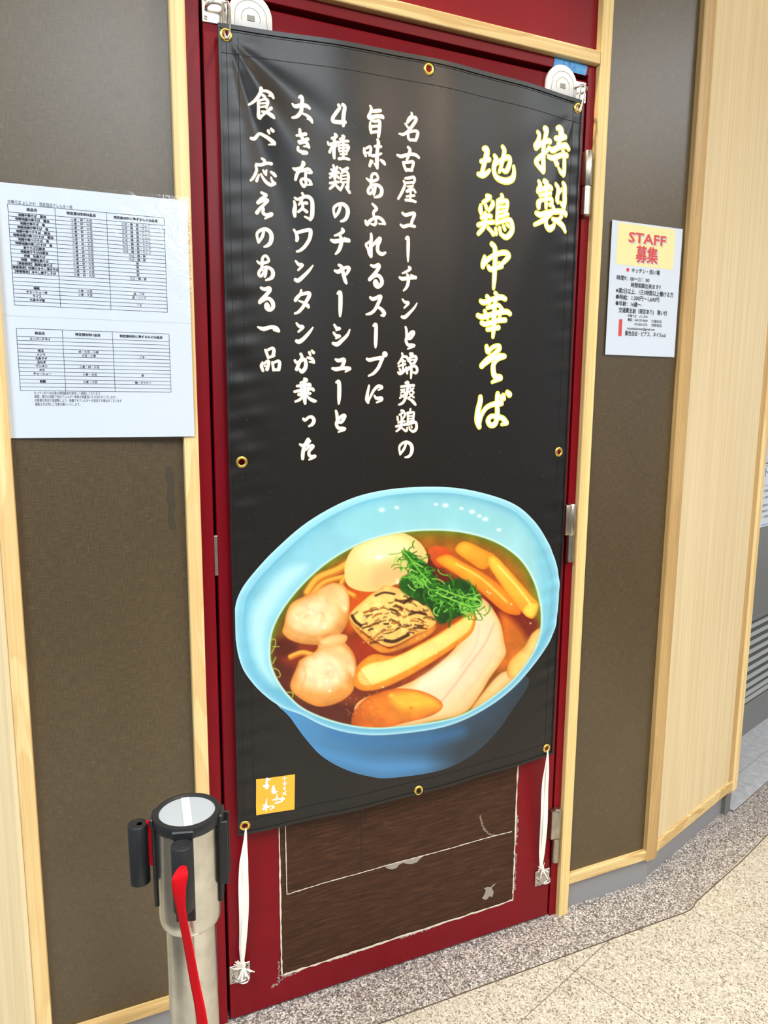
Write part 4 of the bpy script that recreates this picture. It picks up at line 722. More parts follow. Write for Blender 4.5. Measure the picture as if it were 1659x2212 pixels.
('製', '641.9,1288.3,5.6 645.8,1282.6,7.0 642.1,1273.7,8.3 640.6,1268.7,7.6|640.6,1269.3,7.6 654.1,1276.0,6.9 670.2,1281.2,8.5 675.9,1279.4,7.6|657.4,1290.8,8.7 662.7,1286.8,9.7 662.3,1272.3,7.0 662.3,1254.3,7.1 663.1,1239.4,5.8|645.7,1261.6,4.8 659.3,1265.9,6.3 673.5,1269.7,7.3|649.1,1253.7,5.2 642.6,1246.8,9.7 642.9,1237.9,7.3|649.2,1252.5,4.9 663.0,1256.8,5.0 675.2,1259.5,7.4 679.4,1254.6,9.1 676.1,1248.3,7.9 670.6,1247.4,4.4|688.2,1289.5,6.4 695.7,1283.7,8.3 695.9,1271.8,8.2 695.2,1262.1,9.8 697.7,1257.1,7.2|695.3,1268.7,3.7 703.7,1279.1,3.7 707.1,1284.8,3.1|710.7,1295.5,7.6 715.2,1290.8,9.8 715.7,1274.9,9.5 717.7,1260.2,10.2 716.3,1248.4,7.1|714.9,1250.0,6.3 706.3,1256.7,4.8|684.1,1244.5,8.4 688.3,1238.5,7.6|638.1,1226.2,7.6 649.6,1224.3,9.1 673.5,1232.5,8.9 705.9,1239.4,9.0 720.7,1237.7,8.4 722.5,1233.1,4.7|679.3,1231.0,6.7 662.0,1218.2,8.7 647.1,1209.6,7.1 634.0,1203.2,5.5|665.8,1216.9,7.4 665.7,1206.7,8.9 676.3,1200.6,11.2 687.9,1207.5,8.3 690.2,1216.4,4.5|710.2,1230.8,8.1 702.8,1223.1,6.0 684.1,1220.9,6.0|684.1,1220.9,5.3 699.5,1218.4,8.3 714.8,1212.5,9.9 723.3,1201.8,5.7'),
('地', '503.4,1328.4,6.5 508.6,1329.7,8.5 511.2,1323.6,10.0 507.3,1308.0,8.1 502.3,1289.7,6.9 500.3,1283.2,6.9|498.1,1304.8,6.2 509.6,1309.3,7.2 517.0,1311.3,7.3|492.3,1280.7,6.2 502.8,1280.1,8.1 513.0,1286.0,6.7 518.6,1291.7,4.3|530.0,1319.5,6.3 533.8,1313.9,8.1 529.7,1302.7,8.1 530.4,1289.5,7.3 539.1,1280.1,8.7 557.9,1277.3,10.2 573.5,1283.0,10.3 578.3,1294.5,6.7 577.0,1307.4,4.1|530.8,1304.6,6.1 545.4,1313.9,6.6 561.9,1322.2,7.3 567.2,1318.1,6.7 564.7,1305.2,7.8 558.2,1295.7,7.4 549.9,1296.8,4.3|548.0,1339.1,5.8 552.5,1332.7,7.3 549.9,1317.2,6.7 546.1,1302.5,5.7 542.5,1292.6,4.5'),
('鶏', '515.0,1243.6,6.3 522.1,1241.9,6.8 506.1,1230.8,5.3|500.6,1223.8,5.3 500.3,1215.7,7.8 502.3,1209.2,5.3|512.2,1226.2,5.3 514.8,1220.2,4.9|529.4,1233.8,6.4 528.5,1227.4,7.2 520.7,1217.4,5.3|503.8,1201.7,6.3 514.1,1206.6,6.8 525.8,1207.1,6.8|496.2,1187.3,6.7 511.2,1192.7,6.8 532.1,1196.9,6.8|511.6,1210.8,6.2 513.3,1197.5,6.8 508.0,1183.2,7.2 496.8,1171.1,5.7|519.7,1184.6,5.4 526.9,1179.9,5.8 533.0,1173.7,5.8|550.4,1250.0,5.3 551.7,1244.8,5.7 540.9,1238.0,4.7|541.0,1237.1,5.3 541.7,1219.0,6.2 540.4,1194.7,5.4|548.0,1236.1,5.3 561.8,1240.6,6.2 564.5,1233.6,6.2 560.5,1217.5,6.2|546.1,1226.8,4.1 560.0,1229.4,4.1|546.4,1217.7,4.1 559.1,1221.1,4.1|545.6,1208.5,5.2 566.4,1215.5,5.2|544.9,1197.5,5.2 569.2,1205.7,7.8 577.6,1197.4,7.5 577.2,1183.4,8.9 564.8,1171.5,8.3 551.1,1176.1,5.4|538.4,1184.9,5.2 540.0,1175.4,5.2|547.7,1187.7,4.8 550.4,1178.3,4.8|556.9,1192.4,4.8 560.7,1185.9,4.8|564.9,1196.9,4.4 569.8,1192.8,4.4'),
('中', '530.2,1155.1,7.5 537.6,1149.0,8.3 539.3,1134.3,8.3 539.1,1111.1,8.4 538.9,1087.8,7.6 537.8,1070.4,4.6|513.6,1129.1,5.4 510.5,1116.9,8.3 509.9,1109.9,7.5|510.7,1113.2,7.3 525.5,1127.5,7.3 548.6,1138.9,7.5 565.5,1141.4,8.6 572.0,1135.5,8.6 563.3,1125.4,6.9 554.2,1118.0,5.4|523.8,1110.7,6.5 529.8,1106.6,8.4 546.2,1111.7,7.3 556.1,1114.4,6.5|549.3,1120.4,4.4 555.5,1115.3,5.2'),
('華', '507.4,1043.3,6.5 515.8,1041.1,8.4 534.5,1048.0,7.4 555.6,1054.2,8.5 567.0,1051.6,7.7|522.4,1053.3,6.5 528.6,1046.7,6.5 527.7,1039.1,4.4|542.5,1061.3,5.8 547.3,1055.5,7.0 541.9,1041.0,5.3|524.5,1031.3,5.9 540.9,1036.2,7.0 551.5,1037.8,6.4 561.4,1030.8,4.5|542.0,1038.1,7.6 541.3,1012.5,8.5 541.5,993.4,8.1 540.2,974.7,4.7|501.6,1014.9,7.4 514.5,1012.8,8.5 547.4,1022.3,7.7 571.2,1026.6,8.1 580.4,1022.8,7.3|517.6,1024.3,5.5 522.6,1017.1,5.9 525.3,1009.7,4.5|557.6,1034.4,5.3 556.9,1022.9,5.3 553.8,1013.2,4.5|511.4,1001.3,7.0 522.2,999.1,8.1 548.1,1007.1,7.7 568.9,1009.7,8.2|526.1,988.8,6.6 541.5,991.5,7.0 552.8,994.0,8.1'),
('そ', '525.3,954.7,7.4 528.0,945.6,8.2 531.5,943.9,5.3|529.2,944.7,6.4 541.4,954.4,6.4 555.0,957.5,6.8 557.6,951.3,6.8 545.4,941.6,6.8 527.5,929.0,7.8 514.9,916.2,9.7|517.7,917.7,7.2 538.9,930.3,6.8 558.2,937.5,7.5 570.5,936.9,8.3|569.9,936.9,7.9 552.8,929.8,6.8 544.0,919.4,8.3 544.0,906.4,9.3 548.5,896.2,9.9 561.9,893.7,9.9|563.2,891.8,7.3 542.0,883.9,4.2'),
('ば', '514.0,853.2,7.8 513.8,844.3,9.3 508.9,823.7,10.3 508.7,805.0,11.4 513.5,792.7,8.3|512.2,795.5,7.3 517.2,814.3,6.9 529.2,831.3,7.5 547.4,838.9,8.0 566.0,840.8,9.5|557.0,860.2,8.0 556.2,852.2,8.0 557.0,833.2,8.4 557.8,814.2,9.5 552.6,798.0,9.0 541.0,796.2,8.9 535.1,805.7,8.9 542.6,813.8,7.4 557.8,813.2,7.0 572.2,809.4,9.1 582.7,800.2,8.2|583.4,799.7,6.5 570.3,796.9,4.5|561.8,856.0,4.4 566.9,847.5,5.5 568.4,839.9,6.4|571.2,857.0,8.0 573.8,850.4,6.4|581.5,863.3,8.5 587.1,859.1,10.7')]
LOGO_GLYPHS=[
('よ', '58.6,102.5,4.4 58.1,90.9,5.1 59.2,83.4,5.7|58.2,82.3,4.8 52.5,88.7,3.9|52.5,88.3,4.5 58.6,84.2,7.3|61.3,100.1,4.4 64.2,99.5,3.7|61.7,87.6,1.9 63.5,86.9,1.1'),
('し', '71.5,84.6,2.9 71.1,78.5,7.3 72.0,71.3,8.4 75.1,69.7,5.2 80.1,71.6,1.2'),
('か', '70.0,53.9,2.6 78.7,54.8,3.2 87.4,52.4,4.0 88.6,48.4,4.0 81.0,46.7,3.9 74.3,45.9,2.4|78.8,64.9,1.6 78.1,57.0,3.5 76.7,50.6,1.9|87.5,56.3,1.9 91.2,54.5,3.2 93.2,50.5,1.8'),
('わ', '58.4,60.2,0.9 56.4,49.8,3.5 55.6,41.6,5.0 56.8,31.7,1.4|50.8,45.7,3.0 57.8,45.0,3.1|58.7,43.3,3.8 51.2,39.3,5.3 53.0,39.6,3.7|57.4,40.6,3.0 66.0,41.5,3.0 71.6,39.8,3.5 69.6,36.9,3.3 64.6,34.6,1.8'),
('中', '94.3,99.1,1.5 94.2,90.8,1.5|90.6,96.0,1.7 98.0,96.5,1.5|91.2,97.4,1.2 91.6,95.0,1.2'),
('華', '91.0,88.2,1.2 97.3,87.5,1.2|90.3,85.0,1.5 98.5,84.6,1.4|94.1,88.8,1.5 94.0,79.6,1.5|91.5,82.1,1.3 96.6,81.7,1.3'),
('そ', '92.1,76.7,1.3 95.9,76.6,1.4 90.9,73.6,1.6|91.4,73.9,1.3 96.2,73.5,1.3 93.4,71.8,1.3 94.7,69.4,1.3'),
('ば', '91.3,66.2,1.6 90.7,61.0,1.8|92.6,64.3,1.3 98.9,67.9,1.3|95.8,66.6,1.6 95.4,60.7,1.7|92.9,61.5,1.6 97.3,60.9,1.6')]
ART_X=[0.263771, -0.010157, -0.000792, 0.000133, 0.386469, 0.018608, 0.001039, 0.008285, 0.004203, 0.029954]
ART_Z=[1.152666, -0.391448, -0.015392, -0.001306, -0.016366, -0.023619, -0.006712, 0.01101, -0.01968, -0.007591]

for k, (ch, st) in enumerate(GLYPHS):
    head = k >= len(GLYPHS)-8                                  # the dish name is set larger, with a bright yellow edge
    ol, fl = letter('brush_character', st, None, INKWHITE, INKYEL if head else INKGOLD, 2.1 if head else .75, .0007)
    fl.parent = BANNER; fl.matrix_parent_inverse = parent_world(BANNER).inverted()
    ol.parent = fl; ol.matrix_parent_inverse = parent_world(fl).inverted()
lg = [(.3056, .5513), (.3839, .5473), (.3822, .4709), (.3042, .4754)]
def quad_patch(c, n=10):
    mb = MB()
    for j in range(n+1):
        for i in range(n+1):
            a, b = i/n, j/n
            x = (1-b)*((1-a)*c[0][0]+a*c[1][0])+b*((1-a)*c[3][0]+a*c[2][0]); z = (1-b)*((1-a)*c[0][1]+a*c[1][1])+b*((1-a)*c[3][1]+a*c[2][1])
            mb.v.append(tuple(on_banner(x, z, .0007)))
    for j in range(n):
        for i in range(n): mb.f.append((j*(n+1)+i, j*(n+1)+i+1, (j+1)*(n+1)+i+1, (j+1)*(n+1)+i))
    return mb
logo = quad_patch(lg).build('logo_square', LOGOYEL, BANNER)
for ch, st in LOGO_GLYPHS:
    (o,) = letter('logo_character', st, logo, INKWHITE, None, 0, .0009)

# ---- the printed photograph of the bowl: a fine sheet whose ink colours are painted layer by layer
def art_xy(a, b):
    a = np.asarray(a, float)/1000; b = np.asarray(b, float)/1000
    M = [a**i*b**j for i in range(4) for j in range(4-i)]
    return sum(c*m for c, m in zip(ART_X, M)), sum(c*m for c, m in zip(ART_Z, M))
class Print:
    def __init__(s, w, h, step):
        s.step = step
        s.xs = np.arange(0, w+.1, step); s.ys = np.arange(0, h+.1, step)
        s.X, s.Y = np.meshgrid(s.xs, s.ys); s.C = np.zeros(s.X.shape+(3,))
        s.clip = None
    def smooth(s, poly, k=6):
        P = [Vector((x, y, 0)) for x, y in poly]; return np.array([(p.x, p.y) for p in spline(P, k, True)])
    def box(s, P, m):
        x0, y0 = P.min(0)-m; x1, y1 = P.max(0)+m
        i0, i1 = np.searchsorted(s.xs, [x0, x1]); j0, j1 = np.searchsorted(s.ys, [y0, y1])
        return slice(max(j0, 0), max(j1, j0+1)), slice(max(i0, 0), max(i1, i0+1))
    def sdf(s, P, sl):
        X, Y = s.X[sl], s.Y[sl]; d = np.full(X.shape, 1e9); ins = np.zeros(X.shape, bool)
        Q = np.roll(P, -1, 0)
        for (ax, ay), (bx, by) in zip(P, Q):
            ex, ey = bx-ax, by-ay; L = ex*ex+ey*ey+1e-9
            t = np.clip(((X-ax)*ex+(Y-ay)*ey)/L, 0, 1)
            d = np.minimum(d, (X-ax-ex*t)**2+(Y-ay-ey*t)**2)
            c = (ay > Y) != (by > Y)
            if c.any(): ins ^= c & (X < ax+(Y-ay)*ex/(ey if abs(ey) > 1e-9 else 1e-9))
        d = np.sqrt(d); return np.where(ins, d, -d)
    def noise(s, sl, sc, seed, octv=3):
        X, Y = s.X[sl]/sc, s.Y[sl]/sc; r = np.zeros(X.shape); a = 1.; tot = 0
        for o in range(octv):
            xi, yi = np.floor(X).astype(int), np.floor(Y).astype(int); fx, fy = X-xi, Y-yi
            fx = fx*fx*(3-2*fx); fy = fy*fy*(3-2*fy)
            h = lambda p, q_: np.modf(np.abs(np.sin((p*127.1+q_*311.7+seed*74.7))*43758.5453))[0]
            r += a*((h(xi, yi)*(1-fx)+h(xi+1, yi)*fx)*(1-fy)+(h(xi, yi+1)*(1-fx)+h(xi+1, yi+1)*fx)*fy)
            tot += a; a *= .5; X = X*2.03; Y = Y*2.03
        return r/tot-.5
    def put(s, sl, col, al):
        if s.clip is not None: al = al*s.clip[sl]
        s.C[sl] = s.C[sl]*(1-al[..., None])+col*al[..., None]
    def area(s, poly, c0, c1=None, ang=0, rim=None, rimw=18, soft=3, nz=0, nsc=40, alpha=1., seed=1, smooth=True, lo=None):
        P = s.smooth(poly) if smooth else np.array(poly, float)
        sl = s.box(P, soft*2+2); d = s.sdf(P, sl)
        c0 = np.array(c0)/255.; col = np.broadcast_to(c0, d.shape+(3,)).copy()
        if c1 is not None:
            ca, sa = math.cos(math.radians(ang)), math.sin(math.radians(ang)); pr = P@np.array([ca, sa])
            t = np.clip((s.X[sl]*ca+s.Y[sl]*sa-pr.min())/(pr.max()-pr.min()), 0, 1)[..., None]
            col = col*(1-t)+np.array(c1)/255.*t
        if rim is not None:
            k = np.exp(-np.clip(d, 0, None)/rimw)[..., None]; col = col*(1-k)+np.array(rim)/255.*k
        if nz: col = col*(1+nz*2*s.noise(sl, nsc, seed)[..., None])
        s.put(sl, np.clip(col, 0, 1), np.clip(d/soft+.5, 0, 1)*alpha)
    def line(s, pts, w, c, soft=2, alpha=1., k=6):
        P = np.array([(p.x, p.y) for p in spline([Vector((x, y, 0)) for x, y in pts], k)])
        sl = s.box(P, w+soft*2); X, Y = s.X[sl], s.Y[sl]; d = np.full(X.shape, 1e9)
        for (ax, ay), (bx, by) in zip(P[:-1], P[1:]):
            ex, ey = bx-ax, by-ay; L = ex*ex+ey*ey+1e-9
            t = np.clip(((X-ax)*ex+(Y-ay)*ey)/L, 0, 1); d = np.minimum(d, (X-ax-ex*t)**2+(Y-ay-ey*t)**2)
        al = np.clip((w/2-np.sqrt(d))/soft+.5, 0, 1)*alpha
        s.put(sl, np.broadcast_to(np.array(c)/255., al.shape+(3,)), al)
    def dab(s, x, y, rx, ry, c, alpha=1., ang=0):
        m = max(rx, ry)*2.2; sl = s.box(np.array([(x, y)], float), m)
        ca, sa = math.cos(math.radians(ang)), math.sin(math.radians(ang)); X, Y = s.X[sl]-x, s.Y[sl]-y
        r2 = ((X*ca+Y*sa)/rx)**2+((-X*sa+Y*ca)/ry)**2
        al = np.exp(-r2*1.2)*alpha; s.put(sl, np.broadcast_to(np.array(c)/255., al.shape+(3,)), al)

def make_bowl_print():
    A = Print(1620, 1440, 3.1)
    full = (slice(None), slice(None))
    rim = [(38, 650), (58, 555), (120, 460), (230, 340), (380, 212), (560, 112), (720, 66), (900, 48), (1080, 53), (1240, 86), (1360, 132), (1440, 198), (1500, 282), (1545, 380), (1567, 480), (1565, 580), (1555, 680), (1530, 762), (1480, 842), (1405, 935), (1330, 1012), (1240, 1082), (1130, 1140), (1000, 1182), (850, 1208), (700, 1217), (560, 1203), (450, 1172), (350, 1122), (270, 1092), (190, 1040), (120, 970), (70, 890), (45, 780)]
    body = [(230, 1040), (300, 1138), (370, 1235), (450, 1320), (560, 1380), (680, 1413), (760, 1421), (900, 1405), (1040, 1370), (1160, 1310), (1250, 1230), (1330, 1120), (1410, 940), (1000, 1060), (500, 1060)]
    A.C[:] = np.array((30, 28, 27))/255.
    A.area(body, (88, 156, 206), (46, 70, 92), 8, None, 20, 3, .03, 200)
    A.area([(420, 1290), (600, 1370), (760, 1412), (900, 1398), (1060, 1350), (900, 1330), (640, 1330)], (92, 160, 216), None, 0, None, 20, 60, 0, 40, .6)
    A.area([(1060, 1230), (1260, 1130), (1420, 940), (1380, 1160), (1230, 1300), (1060, 1390)], (40, 50, 58), None, 0, None, 20, 220, 0, 40, .9)
    A.area([(480, 1190), (700, 1225), (900, 1220), (1100, 1175), (1100, 1230), (850, 1270), (600, 1260)], (56, 122, 176), None, 0, None, 20, 50, 0, 40, .55)
    A.area(rim, (158, 216, 230), (96, 170, 202), 78, (198, 232, 238), 10, 3)
    inner = [(80, 650), (98, 560), (160, 470), (265, 360), (405, 238), (575, 142), (730, 94), (900, 76), (1075, 80), (1225, 112), (1340, 156), (1412, 215), (1468, 296), (1512, 388), (1535, 480), (1534, 578), (1524, 672), (1498, 748), (1450, 824), (1376, 912), (1302, 985), (1214, 1050), (1112, 1102), (990, 1146), (848, 1172), (700, 1180), (566, 1168), (462, 1138), (368, 1092), (296, 1050), (222, 1000), (160, 935), (112, 860), (86, 760)]
    A.area(inner, (142, 204, 220), (166, 216, 222), 0, (116, 186, 208), 26, 8, .05, 120)
    A.area([(110, 700), (150, 580), (270, 440), (380, 420), (260, 560), (190, 700), (180, 850), (230, 980), (150, 900)], (196, 234, 240), None, 0, None, 10, 50, 0, 40, .75)
    A.area([(560, 190), (760, 130), (1000, 118), (1200, 160), (1330, 230), (1200, 240), (900, 200), (640, 260)], (146, 208, 214), None, 0, None, 10, 60, 0, 40, .6)
    A.area([(1460, 330), (1520, 480), (1515, 640), (1490, 720), (1480, 560)], (122, 196, 222), None, 0, None, 10, 40, 0, 40, .6)
    for x, y, r in ((730, 155, 13), (800, 145, 10), (985, 130, 9), (1030, 135, 13), (1105, 150, 9), (1155, 165, 13), (1190, 185, 10), (1217, 200, 13), (1282, 250, 10)): A.dab(x, y, r, r*.7, (255, 255, 255), 1)
    soup = [(205, 800), (218, 720), (262, 630), (330, 540), (420, 450), (520, 375), (650, 308), (800, 268), (960, 254), (1120, 266), (1265, 310), (1375, 385), (1440, 485), (1473, 600), (1476, 715), (1440, 825), (1362, 935), (1285, 1010), (1195, 1075), (1080, 1128), (900, 1165), (720, 1180), (570, 1165), (440, 1128), (340, 1075), (258, 985), (212, 890)]
    A.area([(x+(840-x)*-.015, y+(720-y)*-.02) for x, y in soup], (206, 232, 218), None, 0, None, 20, 8, 0, 40, .8)
    A.area(soup, (190, 98, 26), (118, 38, 18), 128, (112, 128, 28), 46, 5, .16, 50)
    sd = A.sdf(A.smooth(soup), full); A.clip = np.clip(sd/6+.5, 0, 1)
    for p, c, a in (([(215, 800), (260, 760), (330, 800), (320, 900), (300, 1000), (380, 1060), (600, 1080), (620, 1170), (420, 1150), (250, 1000)], (92, 26, 14), .92),
                    ([(1200, 560), (1330, 600), (1440, 660), (1470, 700), (1440, 760), (1330, 740)], (120, 30, 16), .85),
                    ([(250, 860), (420, 800), (470, 840), (360, 900)], (140, 52, 20), .8),
                    ([(930, 350), (1000, 420), (1100, 500), (1010, 500), (950, 460)], (100, 30, 18), .9),
                    ([(560, 520), (700, 540), (680, 620), (600, 720), (560, 700)], (206, 92, 20), .9),
                    ([(600, 760), (680, 790), (700, 850), (620, 880), (590, 820)], (170, 54, 18), .9),
                    ([(1290, 640), (1400, 740), (1380, 850), (1280, 910), (1300, 780)], (206, 116, 36), .9)):
        A.area(p, c, None, 0, None, 20, 34, .12, 40, a)
    for pts, w in (([(380, 545), (430, 480), (520, 440), (570, 410)], 40), ([(400, 560), (460, 500), (560, 470)], 26), ([(300, 850), (360, 830), (430, 850)], 26), ([(560, 470), (540, 520), (600, 560)], 24)):
        A.line(pts, w, (206, 126, 40), 10); A.line([(x-3, y-4) for x, y in pts], w*.55, (240, 178, 74), 8)
    # dumplings
    A.area([(268, 700), (296, 605), (366, 562), (440, 530), (500, 500), (560, 520), (578, 600), (562, 700), (490, 782), (390, 792), (305, 772), (262, 735)], (244, 206, 150), (224, 164, 92), 60, (208, 138, 62), 26, 5, .10, 60, 1, 3)
    A.area([(300, 640), (380, 590), (470, 580), (520, 640), (470, 720), (360, 730), (310, 700)], (250, 222, 178), None, 0, None, 10, 44, .08, 40, .85, 4)
    A.area([(430, 535), (510, 505), (570, 560), (560, 640), (520, 600), (470, 590)], (234, 184, 116), (250, 222, 176), 40, None, 10, 16, .1, 30, .8, 21)
    A.line([(300, 720), (370, 750), (450, 755), (530, 700)], 14, (214, 152, 84), 18, .6)
    A.area([(326, 905), (350, 860), (420, 820), (440, 762), (505, 740), (566, 790), (604, 850), (608, 930), (590, 1012), (520, 1066), (430, 1084), (345, 1045), (298, 990)], (246, 212, 160), (226, 158, 76), 62, (208, 132, 54), 26, 5, .10, 60, 1, 5)
    A.area([(370, 880), (450, 830), (530, 850), (560, 930), (500, 1000), (410, 1000), (350, 950)], (250, 224, 184), None, 0, None, 10, 44, .08, 40, .85, 6)
    A.area([(436, 775), (500, 742), (566, 748), (545, 792), (470, 806)], (250, 222, 170), (232, 180, 110), 40, (214, 150, 80), 10, 5)
    A.area([(440, 800), (520, 790), (590, 850), (600, 940), (560, 900), (500, 850)], (236, 186, 118), (250, 224, 180), 60, None, 10, 18, .1, 30, .8, 22)
    A.line([(345, 870), (372, 930), (352, 990)], 10, (220, 164, 104), 14, .6); A.line([(350, 1010), (430, 1045), (530, 1035)], 14, (216, 150, 76), 18, .6)
    for x, y, r in ((460, 710, 9), (420, 690, 8), (395, 640, 10), (440, 655, 7), (490, 930, 9), (470, 960, 8), (480, 900, 7), (485, 1010, 8), (330, 665, 6)): A.dab(x, y, r, r*.6, (255, 250, 236), .95, -30)
    for k in range(60):
        ra = random.Random(k); cx, cy = ((420, 660), (455, 930))[k % 2]; a = ra.uniform(0, 6.28); rr = ra.uniform(20, 120)
        x, y = cx+rr*1.05*math.cos(a), cy+rr*.9*math.sin(a); A.dab(x, y, ra.uniform(10, 26), ra.uniform(7, 16), ra.choice([(252, 232, 196), (226, 170, 108), (238, 196, 136), (220, 160, 92)]), .24, ra.uniform(0, 180))
    # egg
    egg = [(555, 465), (560, 400), (600, 330), (670, 280), (750, 258), (840, 268), (910, 310), (945, 370), (938, 420), (880, 470), (810, 500), (760, 520), (690, 540), (620, 535), (570, 510)]
    A.area(egg, (252, 234, 168), (232, 184, 116), 62, (240, 204, 132), 30, 4, .02, 80)
    A.area([(640, 350), (720, 300), (820, 300), (860, 350), (760, 380), (660, 400)], (254, 240, 186), None, 0, None, 10, 50, 0, 40, .8)
    A.area([(700, 440), (800, 420), (850, 450), (760, 500), (690, 520)], (228, 184, 128), None, 0, None, 10, 40, 0, 40, .7)
    A.dab(716, 380, 16, 11, (255, 255, 250), 1); A.dab(742, 372, 9, 6, (255, 255, 250), .8); A.dab(805, 495, 9, 14, (255, 246, 220), .8)
    # bamboo shoots
    A.area([(948, 345), (1010, 328), (1066, 370), (1040, 420), (985, 420)], (214, 98, 40), (190, 70, 26), 40, None, 10, 6, .08, 40)
    A.area([(985, 395), (1040, 365), (1110, 400), (1220, 460), (1320, 540), (1382, 620), (1372, 652), (1300, 632), (1180, 530), (1080, 460)], (252, 186, 58), (238, 138, 36), 70, (216, 112, 26), 12, 4, .08, 50)
    A.area([(1075, 345), (1120, 304), (1230, 352), (1262, 372), (1236, 420), (1200, 436), (1140, 400)], (250, 190, 64), (236, 150, 44), 70, (220, 128, 30), 10, 4, .06, 40)
    A.area([(1225, 400), (1262, 372), (1340, 450), (1430, 555), (1468, 600), (1450, 660), (1420, 664), (1375, 620), (1300, 520)], (253, 206, 84), (240, 160, 50), 110, (224, 138, 34), 10, 4, .06, 50)
    A.area([(1392, 630), (1420, 590), (1466, 600), (1450, 655), (1418, 662)], (254, 214, 96), None, 0, (232, 150, 40), 8, 4)
    A.line([(1080, 410), (1200, 480), (1320, 590)], 10, (255, 214, 110), 8, .8); A.line([(1280, 420), (1370, 520), (1430, 600)], 10, (255, 226, 130), 8, .8)
    # sliced chicken
    A.area([(1280, 935), (1330, 915), (1365, 935), (1300, 1010), (1240, 1070), (1150, 1105), (1200, 1030)], (248, 222, 172), (230, 176, 106), 60, (214, 150, 80), 10, 5, .06, 50)
    A.area([(1330, 875), (1400, 800), (1440, 735), (1488, 715), (1455, 830), (1385, 935), (1325, 945)], (236, 176, 84), (246, 216, 150), 20, (216, 150, 70), 10, 5, .1, 40)
    A.area([(1150, 560), (1200, 570), (1245, 610), (1290, 690), (1308, 780), (1316, 830), (1290, 880), (1240, 950), (1195, 1025), (1120, 1110), (960, 1152), (860, 1172), (700, 1186), (620, 1172), (600, 1090), (650, 1040), (760, 1010), (900, 950), (1020, 860), (1100, 760)], (248, 220, 170), (242, 206, 156), 90, (226, 164, 96), 16, 4, .05, 60, 1, 8)
    A.area([(1000, 900), (1120, 800), (1210, 660), (1270, 720), (1240, 860), (1120, 1000), (980, 1090), (900, 1040)], (250, 214, 184), None, 0, None, 10, 60, .04, 50, .8, 9)
    A.area([(900, 960), (1000, 890), (1080, 850), (1100, 900), (1000, 980), (900, 1010)], (252, 230, 200), None, 0, None, 10, 40, 0, 40, .8)
    for pts, c in (([(1262, 690), (1215, 790), (1140, 890), (1080, 970), (1000, 1070)], (222, 172, 138)), ([(1190, 700), (1170, 800), (1100, 900)], (238, 196, 164)), ([(1280, 800), (1200, 930), (1100, 1050)], (234, 194, 152))): A.line(pts, 9, c, 10, .65)
    A.area([(596, 1110), (660, 1040), (780, 1000), (910, 1008), (1000, 1050), (1012, 1090), (950, 1130), (820, 1165), (700, 1190), (596, 1180)], (246, 172, 48), (206, 96, 22), 160, (196, 90, 22), 14, 6, .14, 60, .95, 10)
    A.area([(780, 1030), (900, 1020), (980, 1060), (900, 1090), (800, 1080)], (252, 196, 70), None, 0, None, 10, 40, .1, 30, .8, 11)
    A.dab(775, 1030, 14, 10, (252, 200, 80), .9); A.dab(725, 1145, 16, 12, (206, 100, 24), .9); A.dab(870, 1090, 8, 6, (200, 92, 22), .8)
    # long slice in front
    A.area([(598, 945), (618, 885), (690, 835), (800, 842), (950, 765), (1080, 682), (1150, 640), (1172, 652), (1156, 732), (1066, 806), (950, 884), (850, 944), (740, 994), (650, 1008), (604, 988)], (238, 172, 62), (232, 154, 50), 90, (214, 124, 32), 12, 4, .1, 30, 1, 12)
    A.area([(616, 925), (670, 880), (790, 852), (950, 773), (1080, 690), (1152, 648), (1146, 716), (1052, 790), (930, 866), (820, 926), (700, 976), (636, 978)], (254, 228, 148), (252, 216, 130), 0, (246, 196, 96), 8, 6, .05, 40, 1, 13)
    for k in range(9): A.line([(606+k*4, 905+k*11), (630+k*6, 912+k*8)], 4, (206, 126, 36), 4, .7)
    # grilled pork cube
    A.area([(576, 672), (640, 735), (740, 800), (800, 800), (975, 700), (962, 742), (850, 802), (745, 830), (680, 800), (600, 722)], (240, 192, 104), (214, 140, 56), 70, (196, 118, 40), 10, 4, .1, 30)
    A.area([(576, 662), (640, 585), (720, 525), (765, 512), (860, 545), (925, 575), (966, 635), (982, 695), (890, 745), (800, 792), (740, 795), (650, 735)], (246, 214, 132), (238, 190, 106), 50, (222, 164, 82), 14, 4, .12, 26, 1, 14)
    r = random.Random(5)
    for k in range(150):
        u, v = r.random(), r.random(); x = 590+u*300+v*110-20; y = 660+u*-118+v*150
        if not (r.random() < .35+.9*abs(u-.35)): continue
        L = r.uniform(12, 46); a = math.radians(r.uniform(-35, 0) if u < .5 else r.uniform(-10, 30)); c = r.choice([(74, 34, 12), (110, 56, 18), (160, 92, 30), (58, 26, 10)])
        A.line([(x, y), (x+L*.5*math.cos(a)+r.uniform(-4, 4), y+L*.5*math.sin(a)+r.uniform(-5, 5)), (x+L*math.cos(a), y+L*math.sin(a))], r.uniform(4, 10), c, 5, r.uniform(.5, .95), 4)
    for pts, w in (([(590, 655), (605, 680), (630, 700)], 14), ([(745, 770), (790, 775), (855, 745)], 16), ([(840, 590), (880, 570), (930, 600)], 14), ([(860, 650), (900, 640), (940, 650)], 10), ([(700, 560), (740, 545), (790, 552)], 9)): A.line(pts, w, (60, 26, 10), 6, .9)
    for k in range(40): A.dab(610+r.random()*330, 560+r.random()*220, 5, 3, (255, 240, 190), .7)
    # spring onion threads
    A.area([(826, 350), (880, 372), (955, 420), (1000, 495), (1095, 480), (1165, 520), (1200, 600), (1130, 640), (1060, 672), (1000, 690), (950, 615), (826, 540), (822, 480), (870, 440)], (34, 92, 22), (28, 74, 16), 60, None, 10, 14, .3, 20, 1, 15)
